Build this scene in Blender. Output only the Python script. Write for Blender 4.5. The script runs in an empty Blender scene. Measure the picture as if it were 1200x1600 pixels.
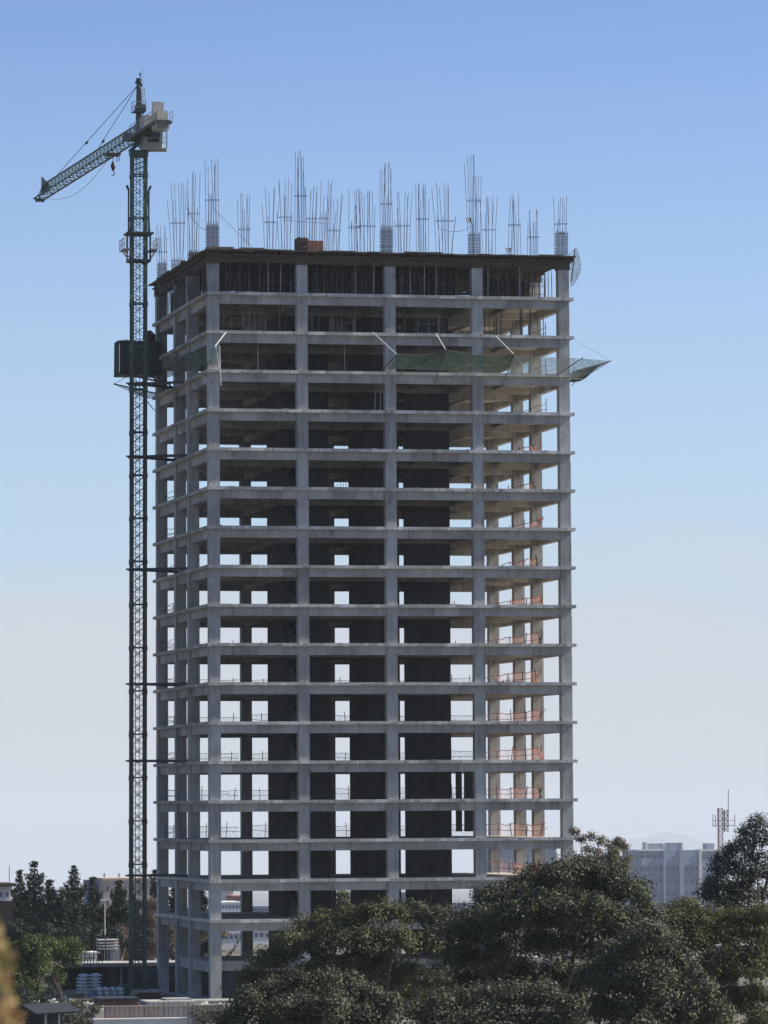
import bpy, bmesh, math, random
import numpy as np
from mathutils import Vector, Matrix
R = math.radians
rnd = random.Random(7)
scene = bpy.context.scene
C = scene.collection
# ------------------------------------------------------------------ camera (world axes follow the tower: X along its front, Y into its depth)
F = 7421.35; TILT = .06175346; ROLL = -.00569109; YAW = .215066
CAM = Vector((-79.1537, -440.5571, 18.2))
cam_d = bpy.data.cameras.new('camera'); cam = bpy.data.objects.new('camera', cam_d); C.objects.link(cam)
cam.rotation_mode = 'XYZ'
m = Matrix.Rotation(-YAW, 4, 'Z') @ Matrix.Rotation(math.pi / 2 + TILT, 4, 'X') @ Matrix.Rotation(ROLL, 4, 'Z')
cam.matrix_world = Matrix.Translation(CAM) @ m
cam_d.sensor_fit = 'VERTICAL'; cam_d.sensor_height = 24; cam_d.lens = 24 * F / 1600
cam_d.clip_start = .3; cam_d.clip_end = 60000
cam_d.dof.use_dof = True; cam_d.dof.focus_distance = 430; cam_d.dof.aperture_fstop = cam_d.lens / 1000 / .022
scene.camera = cam
scene.view_settings.view_transform = 'Standard'; scene.view_settings.look = 'None'
scene.view_settings.exposure = 0.75; scene.view_settings.gamma = 1
# ------------------------------------------------------------------ sky and sun
SUN_EL = 38; SUN_AZ = -5          # azimuth in degrees from +X towards +Y (slightly in front of the facade plane)
w = bpy.data.worlds.new('World'); scene.world = w; w.use_nodes = True
nt = w.node_tree; N = nt.nodes; L = nt.links; N.clear()
def nd(t, **k):
    n = N.new(t)
    for a, b in k.items(): setattr(n, a, b)
    return n
out = nd('ShaderNodeOutputWorld'); bg = nd('ShaderNodeBackground'); bg.inputs[1].default_value = .140
sky = nd('ShaderNodeTexSky', sky_type='NISHITA'); sky.sun_disc = False
sky.sun_elevation = R(SUN_EL); sky.sun_rotation = R(90 - SUN_AZ)
sky.altitude = 2200; sky.air_density = 1.0; sky.dust_density = .6; sky.ozone_density = 2.5
tc = nd('ShaderNodeTexCoord'); sp = nd('ShaderNodeSeparateXYZ'); cb = nd('ShaderNodeCombineXYZ')
L.new(tc.outputs['Generated'], sp.inputs[0])
mx = nd('ShaderNodeMath', operation='MAXIMUM'); mx.inputs[1].default_value = .0
ml = nd('ShaderNodeMath', operation='MULTIPLY_ADD'); ml.inputs[1].default_value = 2.6; ml.inputs[2].default_value = .035
L.new(sp.outputs[2], mx.inputs[0]); L.new(mx.outputs[0], ml.inputs[0])
L.new(sp.outputs[0], cb.inputs[0]); L.new(sp.outputs[1], cb.inputs[1]); L.new(ml.outputs[0], cb.inputs[2])
nm = nd('ShaderNodeVectorMath', operation='NORMALIZE'); L.new(cb.outputs[0], nm.inputs[0]); L.new(nm.outputs[0], sky.inputs[0])
# thin high haze bank low over the horizon with a soft ragged top
mp = nd('ShaderNodeMapping'); mp.inputs['Scale'].default_value = (11, 11, 40); L.new(tc.outputs['Generated'], mp.inputs[0])
nz = nd('ShaderNodeTexNoise'); nz.inputs['Scale'].default_value = 1.0; nz.inputs['Detail'].default_value = 5; L.new(mp.outputs[0], nz.inputs[0])
def layer(prev, hsock, lo, hi, op, col):
    mr = nd('ShaderNodeMapRange', interpolation_type='SMOOTHSTEP')
    mr.inputs['From Min'].default_value = lo; mr.inputs['From Max'].default_value = hi
    mr.inputs['To Min'].default_value = op; mr.inputs['To Max'].default_value = 0.0
    L.new(hsock, mr.inputs[0]); mix = nd('ShaderNodeMix', data_type='RGBA'); L.new(mr.outputs[0], mix.inputs[0]); L.new(prev, mix.inputs[6])
    mix.inputs[7].default_value = col; return mix.outputs[2]
s1 = layer(sky.outputs[0], sp.outputs[2], .02, .19, .85, (2.28, 2.78, 3.02, 1))
ad = nd('ShaderNodeMath', operation='MULTIPLY_ADD'); ad.inputs[1].default_value = -.050; L.new(nz.outputs[0], ad.inputs[0]); L.new(sp.outputs[2], ad.inputs[2])
s2 = layer(s1, ad.outputs[0], .006, .034, .75, (2.78, 2.86, 3.1, 1))
L.new(s2, bg.inputs[0]); L.new(bg.outputs[0], out.inputs[0])
sd = bpy.data.lights.new('sun', 'SUN'); sd.energy = 5.0; sd.angle = R(.5); sd.color = (1, .92, .80)
sun = bpy.data.objects.new('sun', sd); C.objects.link(sun)
az = R(SUN_AZ); el = R(SUN_EL)
SD = Vector((math.cos(az) * math.cos(el), math.sin(az) * math.cos(el), math.sin(el)))
sun.rotation_euler = SD.to_track_quat('Z', 'Y').to_euler(); sun.location = (100, -50, 200)

# ------------------------------------------------------------------ placing helpers: a point of the place seen at a picture position, at a known distance
CM = m.to_3x3()
def ray(px, py): return CM @ Vector(((px - 600) / F, (800 - py) / F, -1))
def V(px, py, d): return CAM + ray(px, py) * d
def GY(px, py, Y):
    r = ray(px, py); return CAM + r * ((Y - CAM.y) / r.y)
def GX(px, py, X):
    r = ray(px, py); return CAM + r * ((X - CAM.x) / r.x)
def PX(px, d): return d / F * px
# ------------------------------------------------------------------ materials
def mat(name, col, rough=.8, var=.15, scale=1.0, metal=0, stretch=(1, 1, 1), bump=0, col2=None):
    ma = bpy.data.materials.new(name); ma.use_nodes = True
    t = ma.node_tree; b = t.nodes['Principled BSDF']; b.inputs['Roughness'].default_value = rough; b.inputs['Metallic'].default_value = metal
    if 'Specular IOR Level' in b.inputs: b.inputs['Specular IOR Level'].default_value = .3
    g = t.nodes.new('ShaderNodeNewGeometry'); mpp = t.nodes.new('ShaderNodeMapping'); mpp.inputs['Scale'].default_value = stretch
    t.links.new(g.outputs['Position'], mpp.inputs[0])
    n = t.nodes.new('ShaderNodeTexNoise'); n.inputs['Scale'].default_value = scale; n.inputs['Detail'].default_value = 6; n.inputs['Roughness'].default_value = .65
    t.links.new(mpp.outputs[0], n.inputs[0])
    rp = t.nodes.new('ShaderNodeValToRGB'); e = rp.color_ramp.elements
    c2 = col2 or tuple(min(1, c * (1 + var)) for c in col)
    c1 = tuple(c * (1 - var) for c in col)
    e[0].position = .3; e[0].color = (*c1, 1); e[1].position = .7; e[1].color = (*c2, 1)
    t.links.new(n.outputs[0], rp.inputs[0]); t.links.new(rp.outputs[0], b.inputs[0])
    if bump:
        bm = t.nodes.new('ShaderNodeBump'); bm.inputs['Strength'].default_value = bump; t.links.new(n.outputs[0], bm.inputs['Height']); t.links.new(bm.outputs[0], b.inputs['Normal'])
    ma['rp'] = 0
    return ma
def concrete(name, col, panel=(2.44, 2.44, 3.7), pv=.16, patch=.0, warm=0):
    ma = bpy.data.materials.new(name); ma.use_nodes = True
    t = ma.node_tree; b = t.nodes['Principled BSDF']; b.inputs['Roughness'].default_value = .85
    b.inputs['Specular IOR Level'].default_value = .2
    g = t.nodes.new('ShaderNodeNewGeometry')
    # cast panels: each has its own tone
    dv = t.nodes.new('ShaderNodeVectorMath'); dv.operation = 'DIVIDE'; dv.inputs[1].default_value = panel
    fl = t.nodes.new('ShaderNodeVectorMath'); fl.operation = 'FLOOR'
    t.links.new(g.outputs['Position'], dv.inputs[0]); t.links.new(dv.outputs[0], fl.inputs[0])
    wn = t.nodes.new('ShaderNodeTexWhiteNoise'); t.links.new(fl.outputs[0], wn.inputs[0])
    # vertical run-off streaks, blotches, fine grain
    def noise(sc, st, det=5):
        mpp = t.nodes.new('ShaderNodeMapping'); mpp.inputs['Scale'].default_value = st; t.links.new(g.outputs['Position'], mpp.inputs[0])
        n = t.nodes.new('ShaderNodeTexNoise'); n.inputs['Scale'].default_value = sc; n.inputs['Detail'].default_value = det; n.inputs['Roughness'].default_value = .65
        t.links.new(mpp.outputs[0], n.inputs[0]); return n.outputs[0]
    def ma2(op, a, bb, c=None):
        n = t.nodes.new('ShaderNodeMath'); n.operation = op
        for i, x in enumerate((a, bb, c)):
            if x is None: continue
            if isinstance(x, (int, float)): n.inputs[i].default_value = x
            else: t.links.new(x, n.inputs[i])
        return n.outputs[0]
    s1 = noise(2.2, (1, 1, .12)); s2 = noise(.35, (1, 1, 1)); s3 = noise(6, (1, 1, 1), 3)
    v = ma2('MULTIPLY_ADD', wn.outputs[0], pv * 2, 1 - pv)
    v = ma2('ADD', v, ma2('MULTIPLY_ADD', s1, .95, -.475))
    v = ma2('ADD', v, ma2('MULTIPLY_ADD', s2, 1.0, -.5))
    v = ma2('ADD', v, ma2('MULTIPLY_ADD', s3, .35, -.175))
    if patch:      # pale patches where the noise runs high
        s4 = noise(.5, (1, 1, .2), 2); k = ma2('GREATER_THAN', s4, .56)
        v = ma2('ADD', v, ma2('MULTIPLY', k, patch))
    fr = t.nodes.new('ShaderNodeVectorMath'); fr.operation = 'FRACTION'; t.links.new(dv.outputs[0], fr.inputs[0])
    sx = t.nodes.new('ShaderNodeSeparateXYZ'); t.links.new(fr.outputs[0], sx.inputs[0])
    v = ma2('SUBTRACT', v, ma2('MULTIPLY', ma2('LESS_THAN', sx.outputs[0], .022), .3))
    s5 = noise(1.1, (1.5, 1.5, .5), 3); v = ma2('SUBTRACT', v, ma2('MULTIPLY', ma2('MAXIMUM', ma2('SUBTRACT', s5, .56), 0), 1.7))
    v = ma2('MAXIMUM', v, .3)
    rgb = t.nodes.new('ShaderNodeVectorMath'); rgb.operation = 'SCALE'; rgb.inputs[0].default_value = col
    t.links.new(v, rgb.inputs['Scale']); t.links.new(rgb.outputs[0], b.inputs[0])
    bm = t.nodes.new('ShaderNodeBump'); bm.inputs['Strength'].default_value = .25; bm.inputs['Distance'].default_value = .05
    t.links.new(s3, bm.inputs['Height']); t.links.new(bm.outputs[0], b.inputs['Normal'])
    return ma
def leafmat(name, c1, c2, c3, rough=.45, trans=.25):
    rough = .6
    ma = bpy.data.materials.new(name); ma.use_nodes = True
    t = ma.node_tree; b = t.nodes['Principled BSDF']; b.inputs['Roughness'].default_value = rough
    b.inputs['Specular IOR Level'].default_value = .2
    g = t.nodes.new('ShaderNodeNewGeometry')
    n = t.nodes.new('ShaderNodeTexNoise'); n.inputs['Scale'].default_value = .45; n.inputs['Detail'].default_value = 3
    t.links.new(g.outputs['Position'], n.inputs[0])
    a = t.nodes.new('ShaderNodeMath'); a.operation = 'MULTIPLY_ADD'; a.inputs[1].default_value = .38
    s = t.nodes.new('ShaderNodeMath'); s.operation = 'MULTIPLY_ADD'; s.inputs[1].default_value = 1.3; s.inputs[2].default_value = -.36
    t.links.new(n.outputs[0], s.inputs[0]); t.links.new(g.outputs['Random Per Island'], a.inputs[0]); t.links.new(s.outputs[0], a.inputs[2])
    rp = t.nodes.new('ShaderNodeValToRGB'); e = rp.color_ramp.elements
    e[0].position = .1; e[0].color = (*c1, 1); e[1].position = .9; e[1].color = (*c3, 1); q = e.new(.5); q.color = (*c2, 1)
    t.links.new(a.outputs[0], rp.inputs[0]); t.links.new(rp.outputs[0], b.inputs[0])
    tr = t.nodes.new('ShaderNodeBsdfTranslucent'); t.links.new(rp.outputs[0], tr.inputs[0])
    mxs = t.nodes.new('ShaderNodeMixShader'); mxs.inputs[0].default_value = trans
    t.links.new(b.outputs[0], mxs.inputs[1]); t.links.new(tr.outputs[0], mxs.inputs[2])
    t.links.new(mxs.outputs[0], t.nodes['Material Output'].inputs[0])
    return ma
def netmat(name, col, cover=.55, scale=3.0):
    ma = bpy.data.materials.new(name); ma.use_nodes = True
    t = ma.node_tree; b = t.nodes['Principled BSDF']; b.inputs['Base Color'].default_value = (*col, 1); b.inputs['Roughness'].default_value = .8
    g = t.nodes.new('ShaderNodeNewGeometry'); n = t.nodes.new('ShaderNodeTexNoise'); n.inputs['Scale'].default_value = scale; n.inputs['Detail'].default_value = 4
    t.links.new(g.outputs['Position'], n.inputs[0])
    mr_ = t.nodes.new('ShaderNodeMapRange'); mr_.inputs['From Min'].default_value = .3; mr_.inputs['From Max'].default_value = .7
    mr_.inputs['To Min'].default_value = max(0, cover - .18); mr_.inputs['To Max'].default_value = min(1, cover + .18); t.links.new(n.outputs[0], mr_.inputs[0])
    tr = t.nodes.new('ShaderNodeBsdfTransparent'); mxs = t.nodes.new('ShaderNodeMixShader'); tl_ = t.nodes.new('ShaderNodeBsdfTranslucent'); tl_.inputs[0].default_value = (*col, 1); m2 = t.nodes.new('ShaderNodeMixShader'); m2.inputs[0].default_value = .5
    t.links.new(b.outputs[0], m2.inputs[1]); t.links.new(tl_.outputs[0], m2.inputs[2])
    t.links.new(mr_.outputs[0], mxs.inputs[0]); t.links.new(tr.outputs[0], mxs.inputs[1]); t.links.new(m2.outputs[0], mxs.inputs[2])
    t.links.new(mxs.outputs[0], t.nodes['Material Output'].inputs[0]); return ma
M = {}
M['conc'] = concrete('concrete_frame', (.325, .32, .305), pv=.2)
M['slab'] = concrete('concrete_slab', (.36, .36, .345), panel=(2.9, 3.1, 3.7), pv=.16, patch=.4)
M['inner'] = concrete('concrete_soffit', (.46, .43, .38), pv=.12)
M['core'] = concrete('concrete_core_shaded', (.050, .056, .068), pv=.08)  # concrete colour darkened and blued to carry the shade of the interior
M['parapet'] = concrete('pale_concrete', (.42, .40, .36))
M['woodpale'] = mat('weathered_plank', (.16, .13, .09), .9, .4, 2.0)
M['wood'] = mat('shuttering_wood', (.075, .058, .042), .9, .6, 2.0, stretch=(1, 1, 4))
M['woodshade'] = mat('shade_toned_boards', (.028, .024, .02), .9, .6, 2.0)  # near-black tone puts the top storey's shade into the board colour
M['ply'] = mat('plywood_red', (.42, .20, .13), .8, .15, 1.5)
M['rebar'] = mat('rebar_steel', (.075, .055, .065), .7, .35, 3, metal=.2)
M['crane'] = mat('crane_green_steel', (.026, .085, .072), .6, .5, 1.6, col2=(.07, .12, .10))
M['mast'] = mat('mast_dark_steel', (.018, .028, .042), .6, .5, 1.1, col2=(.05, .055, .06))
M['cranegrey'] = mat('crane_grey_panel', (.30, .30, .28), .6, .2, 2)
M['ballast'] = mat('ballast_concrete', (.38, .36, .31), .85, .15, 1.5)
M['darkglass'] = mat('cab_dark_glass', (.03, .035, .045), .15, .1)
M['prop'] = mat('prop_steel', (.085, .075, .075), .6, .5, 1.5, metal=.2)
M['proplight'] = mat('prop_galvanised', (.34, .33, .31), .5, .3, 1.5, metal=.2)
M['white'] = mat('white_tube', (.62, .62, .58), .6, .1)
M['greennet'] = netmat('green_net', (.045, .075, .06), .78)
M['palenet'] = netmat('pale_net', (.15, .18, .175), .55)
M['sidenet'] = netmat('side_net', (.08, .14, .11), .72)
M['darknet'] = netmat('dark_net', (.028, .048, .044), 1.25, 1.5)
M['orange'] = netmat('orange_mesh', (.60, .30, .24), .20, 5)
M['greywire'] = netmat('grey_wire_mesh', (.2, .2, .22), .16, 5)
M['black'] = mat('black_plastic', (.015, .016, .02), .5, .2)
M['bark'] = mat('bark', (.075, .06, .05), .9, .4, 4, bump=.4)
M['barkpale'] = mat('bark_pale', (.12, .105, .09), .9, .3, 4)

# ------------------------------------------------------------------ mesh builder
class MB:
    def __init__(s): s.v = []; s.f = []
    def box(s, x0, x1, y0, y1, z0, z1):
        b = len(s.v)
        s.v += [(x0, y0, z0), (x1, y0, z0), (x1, y1, z0), (x0, y1, z0), (x0, y0, z1), (x1, y0, z1), (x1, y1, z1), (x0, y1, z1)]
        s.f += [(b, b+3, b+2, b+1), (b+4, b+5, b+6, b+7), (b, b+1, b+5, b+4), (b+1, b+2, b+6, b+5), (b+2, b+3, b+7, b+6), (b+3, b, b+4, b+7)]
        return s
    def obox(s, c, ux, uy, sx, sy, sz):           # box centred at c with its axes ux, uy (z up from cross)
        ux = Vector(ux).normalized(); uy = Vector(uy); uy = (uy - ux * uy.dot(ux)).normalized(); uz = ux.cross(uy); c = Vector(c)
        b = len(s.v)
        for k in (-1, 1):
            for (i, j) in ((-1, -1), (1, -1), (1, 1), (-1, 1)):
                s.v.append(tuple(c + ux * i * sx / 2 + uy * j * sy / 2 + uz * k * sz / 2))
        s.f += [(b, b+3, b+2, b+1), (b+4, b+5, b+6, b+7), (b, b+1, b+5, b+4), (b+1, b+2, b+6, b+5), (b+2, b+3, b+7, b+6), (b+3, b, b+4, b+7)]
        return s
    def bar(s, a, b_, r, r2=None, n=4, up=None):
        a = Vector(a); b_ = Vector(b_); d = b_ - a
        if d.length < 1e-6: return s
        d.normalize(); r2 = r if r2 is None else r2
        h = Vector((0, 0, 1)) if abs(d.z) < .95 else Vector((0, 1, 0))
        if up is not None: h = Vector(up)
        x = d.cross(h).normalized(); y = d.cross(x); o = len(s.v); ph = math.pi / 4 if n == 4 else 0
        for p, rr in ((a, r), (b_, r2)):
            for i in range(n):
                t = ph + 2 * math.pi * i / n; q = p + (x * math.cos(t) + y * math.sin(t)) * rr * (1.414 if n == 4 else 1); s.v.append(tuple(q))
        for i in range(n):
            j = (i + 1) % n; s.f.append((o+i, o+j, o+n+j, o+n+i))
        s.f.append(tuple(o + i for i in range(n))[::-1]); s.f.append(tuple(o + n + i for i in range(n)))
        return s
    def path(s, pts, r, r2=None, n=6):
        k = len(pts) - 1; r2 = r if r2 is None else r2
        for i in range(k): s.bar(pts[i], pts[i+1], r + (r2-r)*i/k, r + (r2-r)*(i+1)/k, n)
        return s
    def prism(s, poly, off):                        # polygon (list of points) pushed by a vector
        o = len(s.v); n = len(poly); off = Vector(off)
        s.v += [tuple(p) for p in poly] + [tuple(Vector(p) + off) for p in poly]
        s.f.append(tuple(range(o, o+n))); s.f.append(tuple(range(o+2*n-1, o+n-1, -1)))
        for i in range(n):
            j = (i+1) % n; s.f.append((o+i, o+n+i, o+n+j, o+j))
        return s
    def sheet(s, g):                                # grid of points [rows][cols]
        o = len(s.v); nr, nc = len(g), len(g[0])
        for row in g: s.v += [tuple(p) for p in row]
        for i in range(nr-1):
            for j in range(nc-1): a = o+i*nc+j; s.f.append((a, a+1, a+nc+1, a+nc))
        return s
    def build(s, name, ma, parent=None, smooth=False):
        me = bpy.data.meshes.new(name); me.from_pydata(s.v, [], s.f)
        bmm = bmesh.new(); bmm.from_mesh(me); bmesh.ops.recalc_face_normals(bmm, faces=bmm.faces); bmm.to_mesh(me); bmm.free()
        if smooth: me.polygons.foreach_set('use_smooth', [True] * len(me.polygons))
        o = bpy.data.objects.new(name, me); C.objects.link(o); me.materials.append(ma if not isinstance(ma, str) else M[ma])
        if parent is not None: o.parent = parent; o.matrix_parent_inverse = Matrix.Translation(parent.location).inverted() if parent.type == 'EMPTY' else Matrix()
        return o
def tag(o, label=None, cat=None, group=None, kind=None):
    if label: o['label'] = label
    if cat: o['category'] = cat
    if group: o['group'] = group
    if kind: o['kind'] = kind
    return o
def empty(name, loc, label, cat, group=None):
    o = bpy.data.objects.new(name, None); C.objects.link(o); o.location = loc; o.empty_display_size = .5
    return tag(o, label, cat, group)
def sub(o, parent):                                  # make o a child of another mesh part
    o.parent = parent; o.matrix_parent_inverse = Matrix(); return o
ORD = ['first', 'second', 'third', 'fourth', 'fifth', 'sixth', 'seventh', 'eighth', 'ninth', 'tenth', 'eleventh', 'twelfth', 'thirteenth', 'fourteenth', 'fifteenth', 'sixteenth', 'seventeenth', 'eighteenth']

# ================================================================== THE SETTING
def ground_z(x, y):
    d = math.hypot(x - CAM.x, y - CAM.y)
    if d < 640: return 0
    t = min(1, (d - 640) / 2600); t = t * t * (3 - 2 * t)
    return -95 * t - (0 if d < 3240 else 720 * (d - 3240) / 47000)
me_v = []; gx = [-30000, -15000, -9000, -4500, -2500, -1500, -900, -500, -300, -150, -60, 0, 60, 150, 300, 500, 900, 1500, 2500, 4500, 9000, 15000, 30000]
gy = [-900, -500, -200, 0, 150, 250, 400, 600, 800, 1100, 1500, 2000, 2600, 3400, 4500, 6000, 9500, 15000, 24000, 36000, 51500]
g = MB(); g.sheet([[(x, y, ground_z(x, y)) for x in gx] for y in gy])
M['earth'] = mat('earth_ground', (.13, .12, .10), .95, .4, .05)
tag(g.build('ground', 'earth'), kind='structure')
# distant mountain and ridge, far beyond the haze
def ridge(name, pts, d, depth):
    mbm = MB(); top = [V(px, py, d) for px, py in pts]; n = len(top); rows = []
    fw = ray(600, 1258); fw.z = 0
    for k, (f, h) in enumerate(((-1, 0), (-.5, .45), (0, 1), (.5, .45), (1, 0))):
        row = []
        for p in top:
            z = -830 + (p.z + 830) * h; q = p + fw * f * depth; row.append((q.x, q.y, z))
        rows.append(row)
    mbm.sheet(rows); return mbm.build(name, 'hill')
M['hill'] = mat('far_hills', (.12, .13, .12), .95, .2, .001)
pk = []
for i in range(41):
    px = 860 + i * 10; u_ = abs(px - 1042) / 165.; y = 1300 + 40 * u_ ** 1.15 + (2.5 * math.sin(px * .07) if u_ > .12 else 0) + (4 if u_ > 1 else 0); pk.append((px, min(1352, y)))
tag(ridge('mountain', pk, 46000, 2500), kind='structure')

# ================================================================== THE TOWER
tower = empty('concrete_tower', (17.9, 15.5, 0), 'tall unfinished grey concrete frame tower with open storeys, beside the tower crane', 'building')
Z = {0: 0.0, 1: 7.6, 2: 11.35}
for k in range(3, 18): Z[k] = 15.1 + 3.7 * (k - 3)
ROOF = Z[17] + 3.95
CX = [.25 + 8.56 * i for i in range(5)]          # column left edges
CYr = [.35, 11.52, 18.93, 29.72]; CW = 1.05
TX = 35.9; TY = 31.12
col_top = Z[17] + 2.75
# columns
for i, x in enumerate(CX):
    for j, y in enumerate(CYr):
        if j in (1, 2) and i in (1, 2, 3): continue
        b = MB()
        jx = .012
        # one lift per storey, each shifted by a few millimetres as poured, with a fine joint
        zs = [-.15] + [Z[k] for k in range(1, 18)] + [col_top]
        for q in range(len(zs) - 1):
            ox = rnd.uniform(-jx, jx); oy = rnd.uniform(-jx, jx)
            if zs[q+1] - zs[q] > 3:
                b.box(x+ox, x+CW+ox, y+oy, y+CW+oy, zs[q], zs[q+1] - 1.12)
                ox = rnd.uniform(-jx, jx)+.015; oy = rnd.uniform(-jx, jx)+.02
                b.box(x+ox, x+CW-ox, y+oy, y+CW-oy, zs[q+1] - 1.10, zs[q+1] - .002)
                b.box(x+.05, x+CW-.05, y+.05, y+CW-.05, zs[q+1]-1.13, zs[q+1]-1.09)
            else: b.box(x+ox, x+CW+ox, y+oy, y+CW+oy, zs[q], zs[q+1])
        b.build('column', 'conc', tower)
# slabs with beams under them
for k in range(1, 18):
    z = Z[k]; lx = .12 if k in (1, 2) else 0.0
    b = MB()
    # the slab is cast in strips whose edges never line up exactly
    xs = [lx]; 
    while xs[-1] < TX - 4: xs.append(xs[-1] + rnd.uniform(6, 12))
    xs[-1] = TX
    for a, c in zip(xs, xs[1:]):
        e = rnd.uniform(-.03, .03); zo = rnd.uniform(-.012, .012)
        b.box(a + .004, c - .004, e, .22, z - .30 + zo, z + zo)
    sl = MB().box(lx + .004, TX - .005, .225, TY, z - .296, z - .004).build('floor_slab', 'inner', tower); sub(b.build('slab_edge', 'slab'), sl)
    def beam(x0, x1, y0, y1, nm='beam', dz=1.10):
        bb = MB(); bb.box(x0, x1, y0, y1, z - dz, z - .29); sub(bb.build(nm, 'conc'), sl)
    for i in range(4):
        x0, x1 = CX[i] + CW - .01, CX[i+1] + .01
        e = rnd.uniform(-.015, .015)
        beam(x0, x1, .45 + e, .95, 'front_beam'); beam(x0, x1, 30.1, 30.65, 'rear_beam')
    for j in range(3):
        y0, y1 = CYr[j] + CW - .01, CYr[j+1] + .01
        beam(.50, 1.05, y0, y1, 'side_beam'); beam(34.8, 35.35, y0, y1, 'side_beam')
    bb = MB()
    for y in CYr[1:3]: bb.box(1.06, 34.79, y + .3, y + .75, z - .95, z - .28)
    for x in CX[1:4]: bb.box(x + .3, x + .75, .96, 30.09, z - .93, z - .285)
    for x in (5.0, 13.5, 22.1, 30.7): bb.box(x, x + .25, .97, 30.08, z - .62, z - .275)
    sub(bb.build('ceiling_beams', 'inner'), sl)
# core walls (storey by storey inside one part each), and the stair inside the left one
ztop = Z[17] + 2.9
def wall(x0, x1, y0, y1, holes=()):
    b = MB()
    b.box(x0, x1, y0, y1, -.1, ztop)
    return b.build('core_wall', 'core', tower)
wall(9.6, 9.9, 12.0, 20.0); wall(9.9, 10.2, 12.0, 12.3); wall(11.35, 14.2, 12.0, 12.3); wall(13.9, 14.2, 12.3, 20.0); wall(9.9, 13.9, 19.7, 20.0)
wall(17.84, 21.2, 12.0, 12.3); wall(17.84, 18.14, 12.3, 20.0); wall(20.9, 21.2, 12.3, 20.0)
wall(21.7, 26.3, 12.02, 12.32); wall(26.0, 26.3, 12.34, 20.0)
for k in (3, 4):
    for (pa, pb) in ((709, 718.5), (722, 737)):
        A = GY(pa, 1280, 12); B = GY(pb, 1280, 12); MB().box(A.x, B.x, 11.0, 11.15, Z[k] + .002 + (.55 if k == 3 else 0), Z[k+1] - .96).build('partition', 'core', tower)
st = MB()
for k in range(1, 17):
    z0 = Z[k]; h = Z[k+1] - z0
    for s_ in range(10):
        st.box(10.25, 11.25, 12.6 + s_ * .28, 12.9 + s_ * .28, z0 + s_ * h / 20, z0 + (s_ + 1) * h / 20 + .12)
        st.box(11.45, 12.6, 15.4 - s_ * .28, 15.7 - s_ * .28, z0 + h / 2 + s_ * h / 20, z0 + h / 2 + (s_ + 1) * h / 20 + .12)
st.build('staircase', 'conc', tower)
# mezzanine slab set back from the front
b = MB(); b.box(.55, 34, 3.2, 18.9, 3.2, 3.6); b.box(.56, .95, 3.21, 18.88, 2.6, 3.19); b.box(1, 33.9, 3.3, 3.7, 2.7, 3.19); b.build('mezzanine_slab', 'conc', tower)
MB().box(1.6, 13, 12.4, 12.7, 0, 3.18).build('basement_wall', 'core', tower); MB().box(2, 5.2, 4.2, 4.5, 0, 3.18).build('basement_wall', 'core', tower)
b = MB(); b.box(-.6, 36.5, -.5, 31.6, -.3, .02); b.build('base_slab', 'conc', tower)

# roof formwork: irregular plywood decks on timber joists
fw = MB(); zz = ROOF
def deck_strip(x0, x1, y0, y1, n, axis):
    for i in range(n):
        t0, t1 = i / n, (i + 1) / n; o = rnd.uniform(-.22, .18); h = rnd.uniform(-.05, .07)
        if axis == 'x': fw.box(x0 + (x1-x0)*t0 + .01, x0 + (x1-x0)*t1 - .01, y0 + o, y1, zz - .1 + h, zz + .02 + h + rnd.uniform(0, .06))
        else: fw.box(x0 + o, x1, y0 + (y1-y0)*t0 + .01, y0 + (y1-y0)*t1 - .01, zz - .1 + h, zz + .02 + h + rnd.uniform(0, .06))
deck_strip(-.1, 36.05, -.45, .6, 30, 'x'); deck_strip(-.3, .4, .65, 31.4, 22, 'y')
fw.box(.42, 36.0, .62, 31.3, zz - .12, zz - .005)
fw.build('formwork_deck', 'wood', tower)
jo = MB()
for i in range(46): jo.box(.2 + i * .79, .3 + i * .79, -.25, 31, zz - .32, zz - .13)
for y in (.1, 1.3, 11.5, 12.6, 19, 20, 29.6, 30.8): jo.box(.0, 36, y, y + .14, zz - .50, zz - .325)
jo.build('formwork_joist', 'wood', tower)
jb = MB()                                            # beam boxes hanging under the deck, recessed
for i in range(4):
    x0, x1 = CX[i] + CW + .02, CX[i+1] - .02
    jb = MB(); jb.box(x0, x1, .38, 1.1, zz - 1.15 + rnd.uniform(-.05, .05), zz - .505)
    for q in range(11):
        xx = x0 + (x1 - x0) * (q + .5) / 11; jb.box(xx - .04, xx + .04, .30, .38, zz - 1.15, zz - .51)
    jb.build('beam_formwork', 'wood', tower)
for j in range(3): MB().box(.42, 1.1, CYr[j] + CW + .02, CYr[j+1] - .02, zz - 1.12, zz - .505).build('beam_formwork', 'wood', tower)
for i in range(5):
    for y in (CYr[0], CYr[3]):
        MB().box(CX[i] - .08, CX[i] + CW + .08, y - .08, y + CW + .08, col_top - .05, zz - .51).build('column_formwork', 'wood', tower)
for j in (1, 2):
    for i in (0, 4): MB().box(CX[i] - .08, CX[i] + CW + .08, CYr[j] - .08, CYr[j] + CW + .08, col_top - .05, zz - .51).build('column_formwork', 'wood', tower)
# small rough bits along slab edges: starter tabs, cement lumps
for k in range(3, 18):
    for q in range(6):
        x = rnd.uniform(.5, 35.5); MB().obox((x, -.02 - rnd.uniform(0, .03), Z[k] + rnd.uniform(-.25, .02)), (1, 0, rnd.uniform(-.1, .1)), (0, 1, 0), rnd.uniform(.15, .7), .07, rnd.uniform(.04, .12)).build('cement_lump', 'slab', tower)

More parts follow.
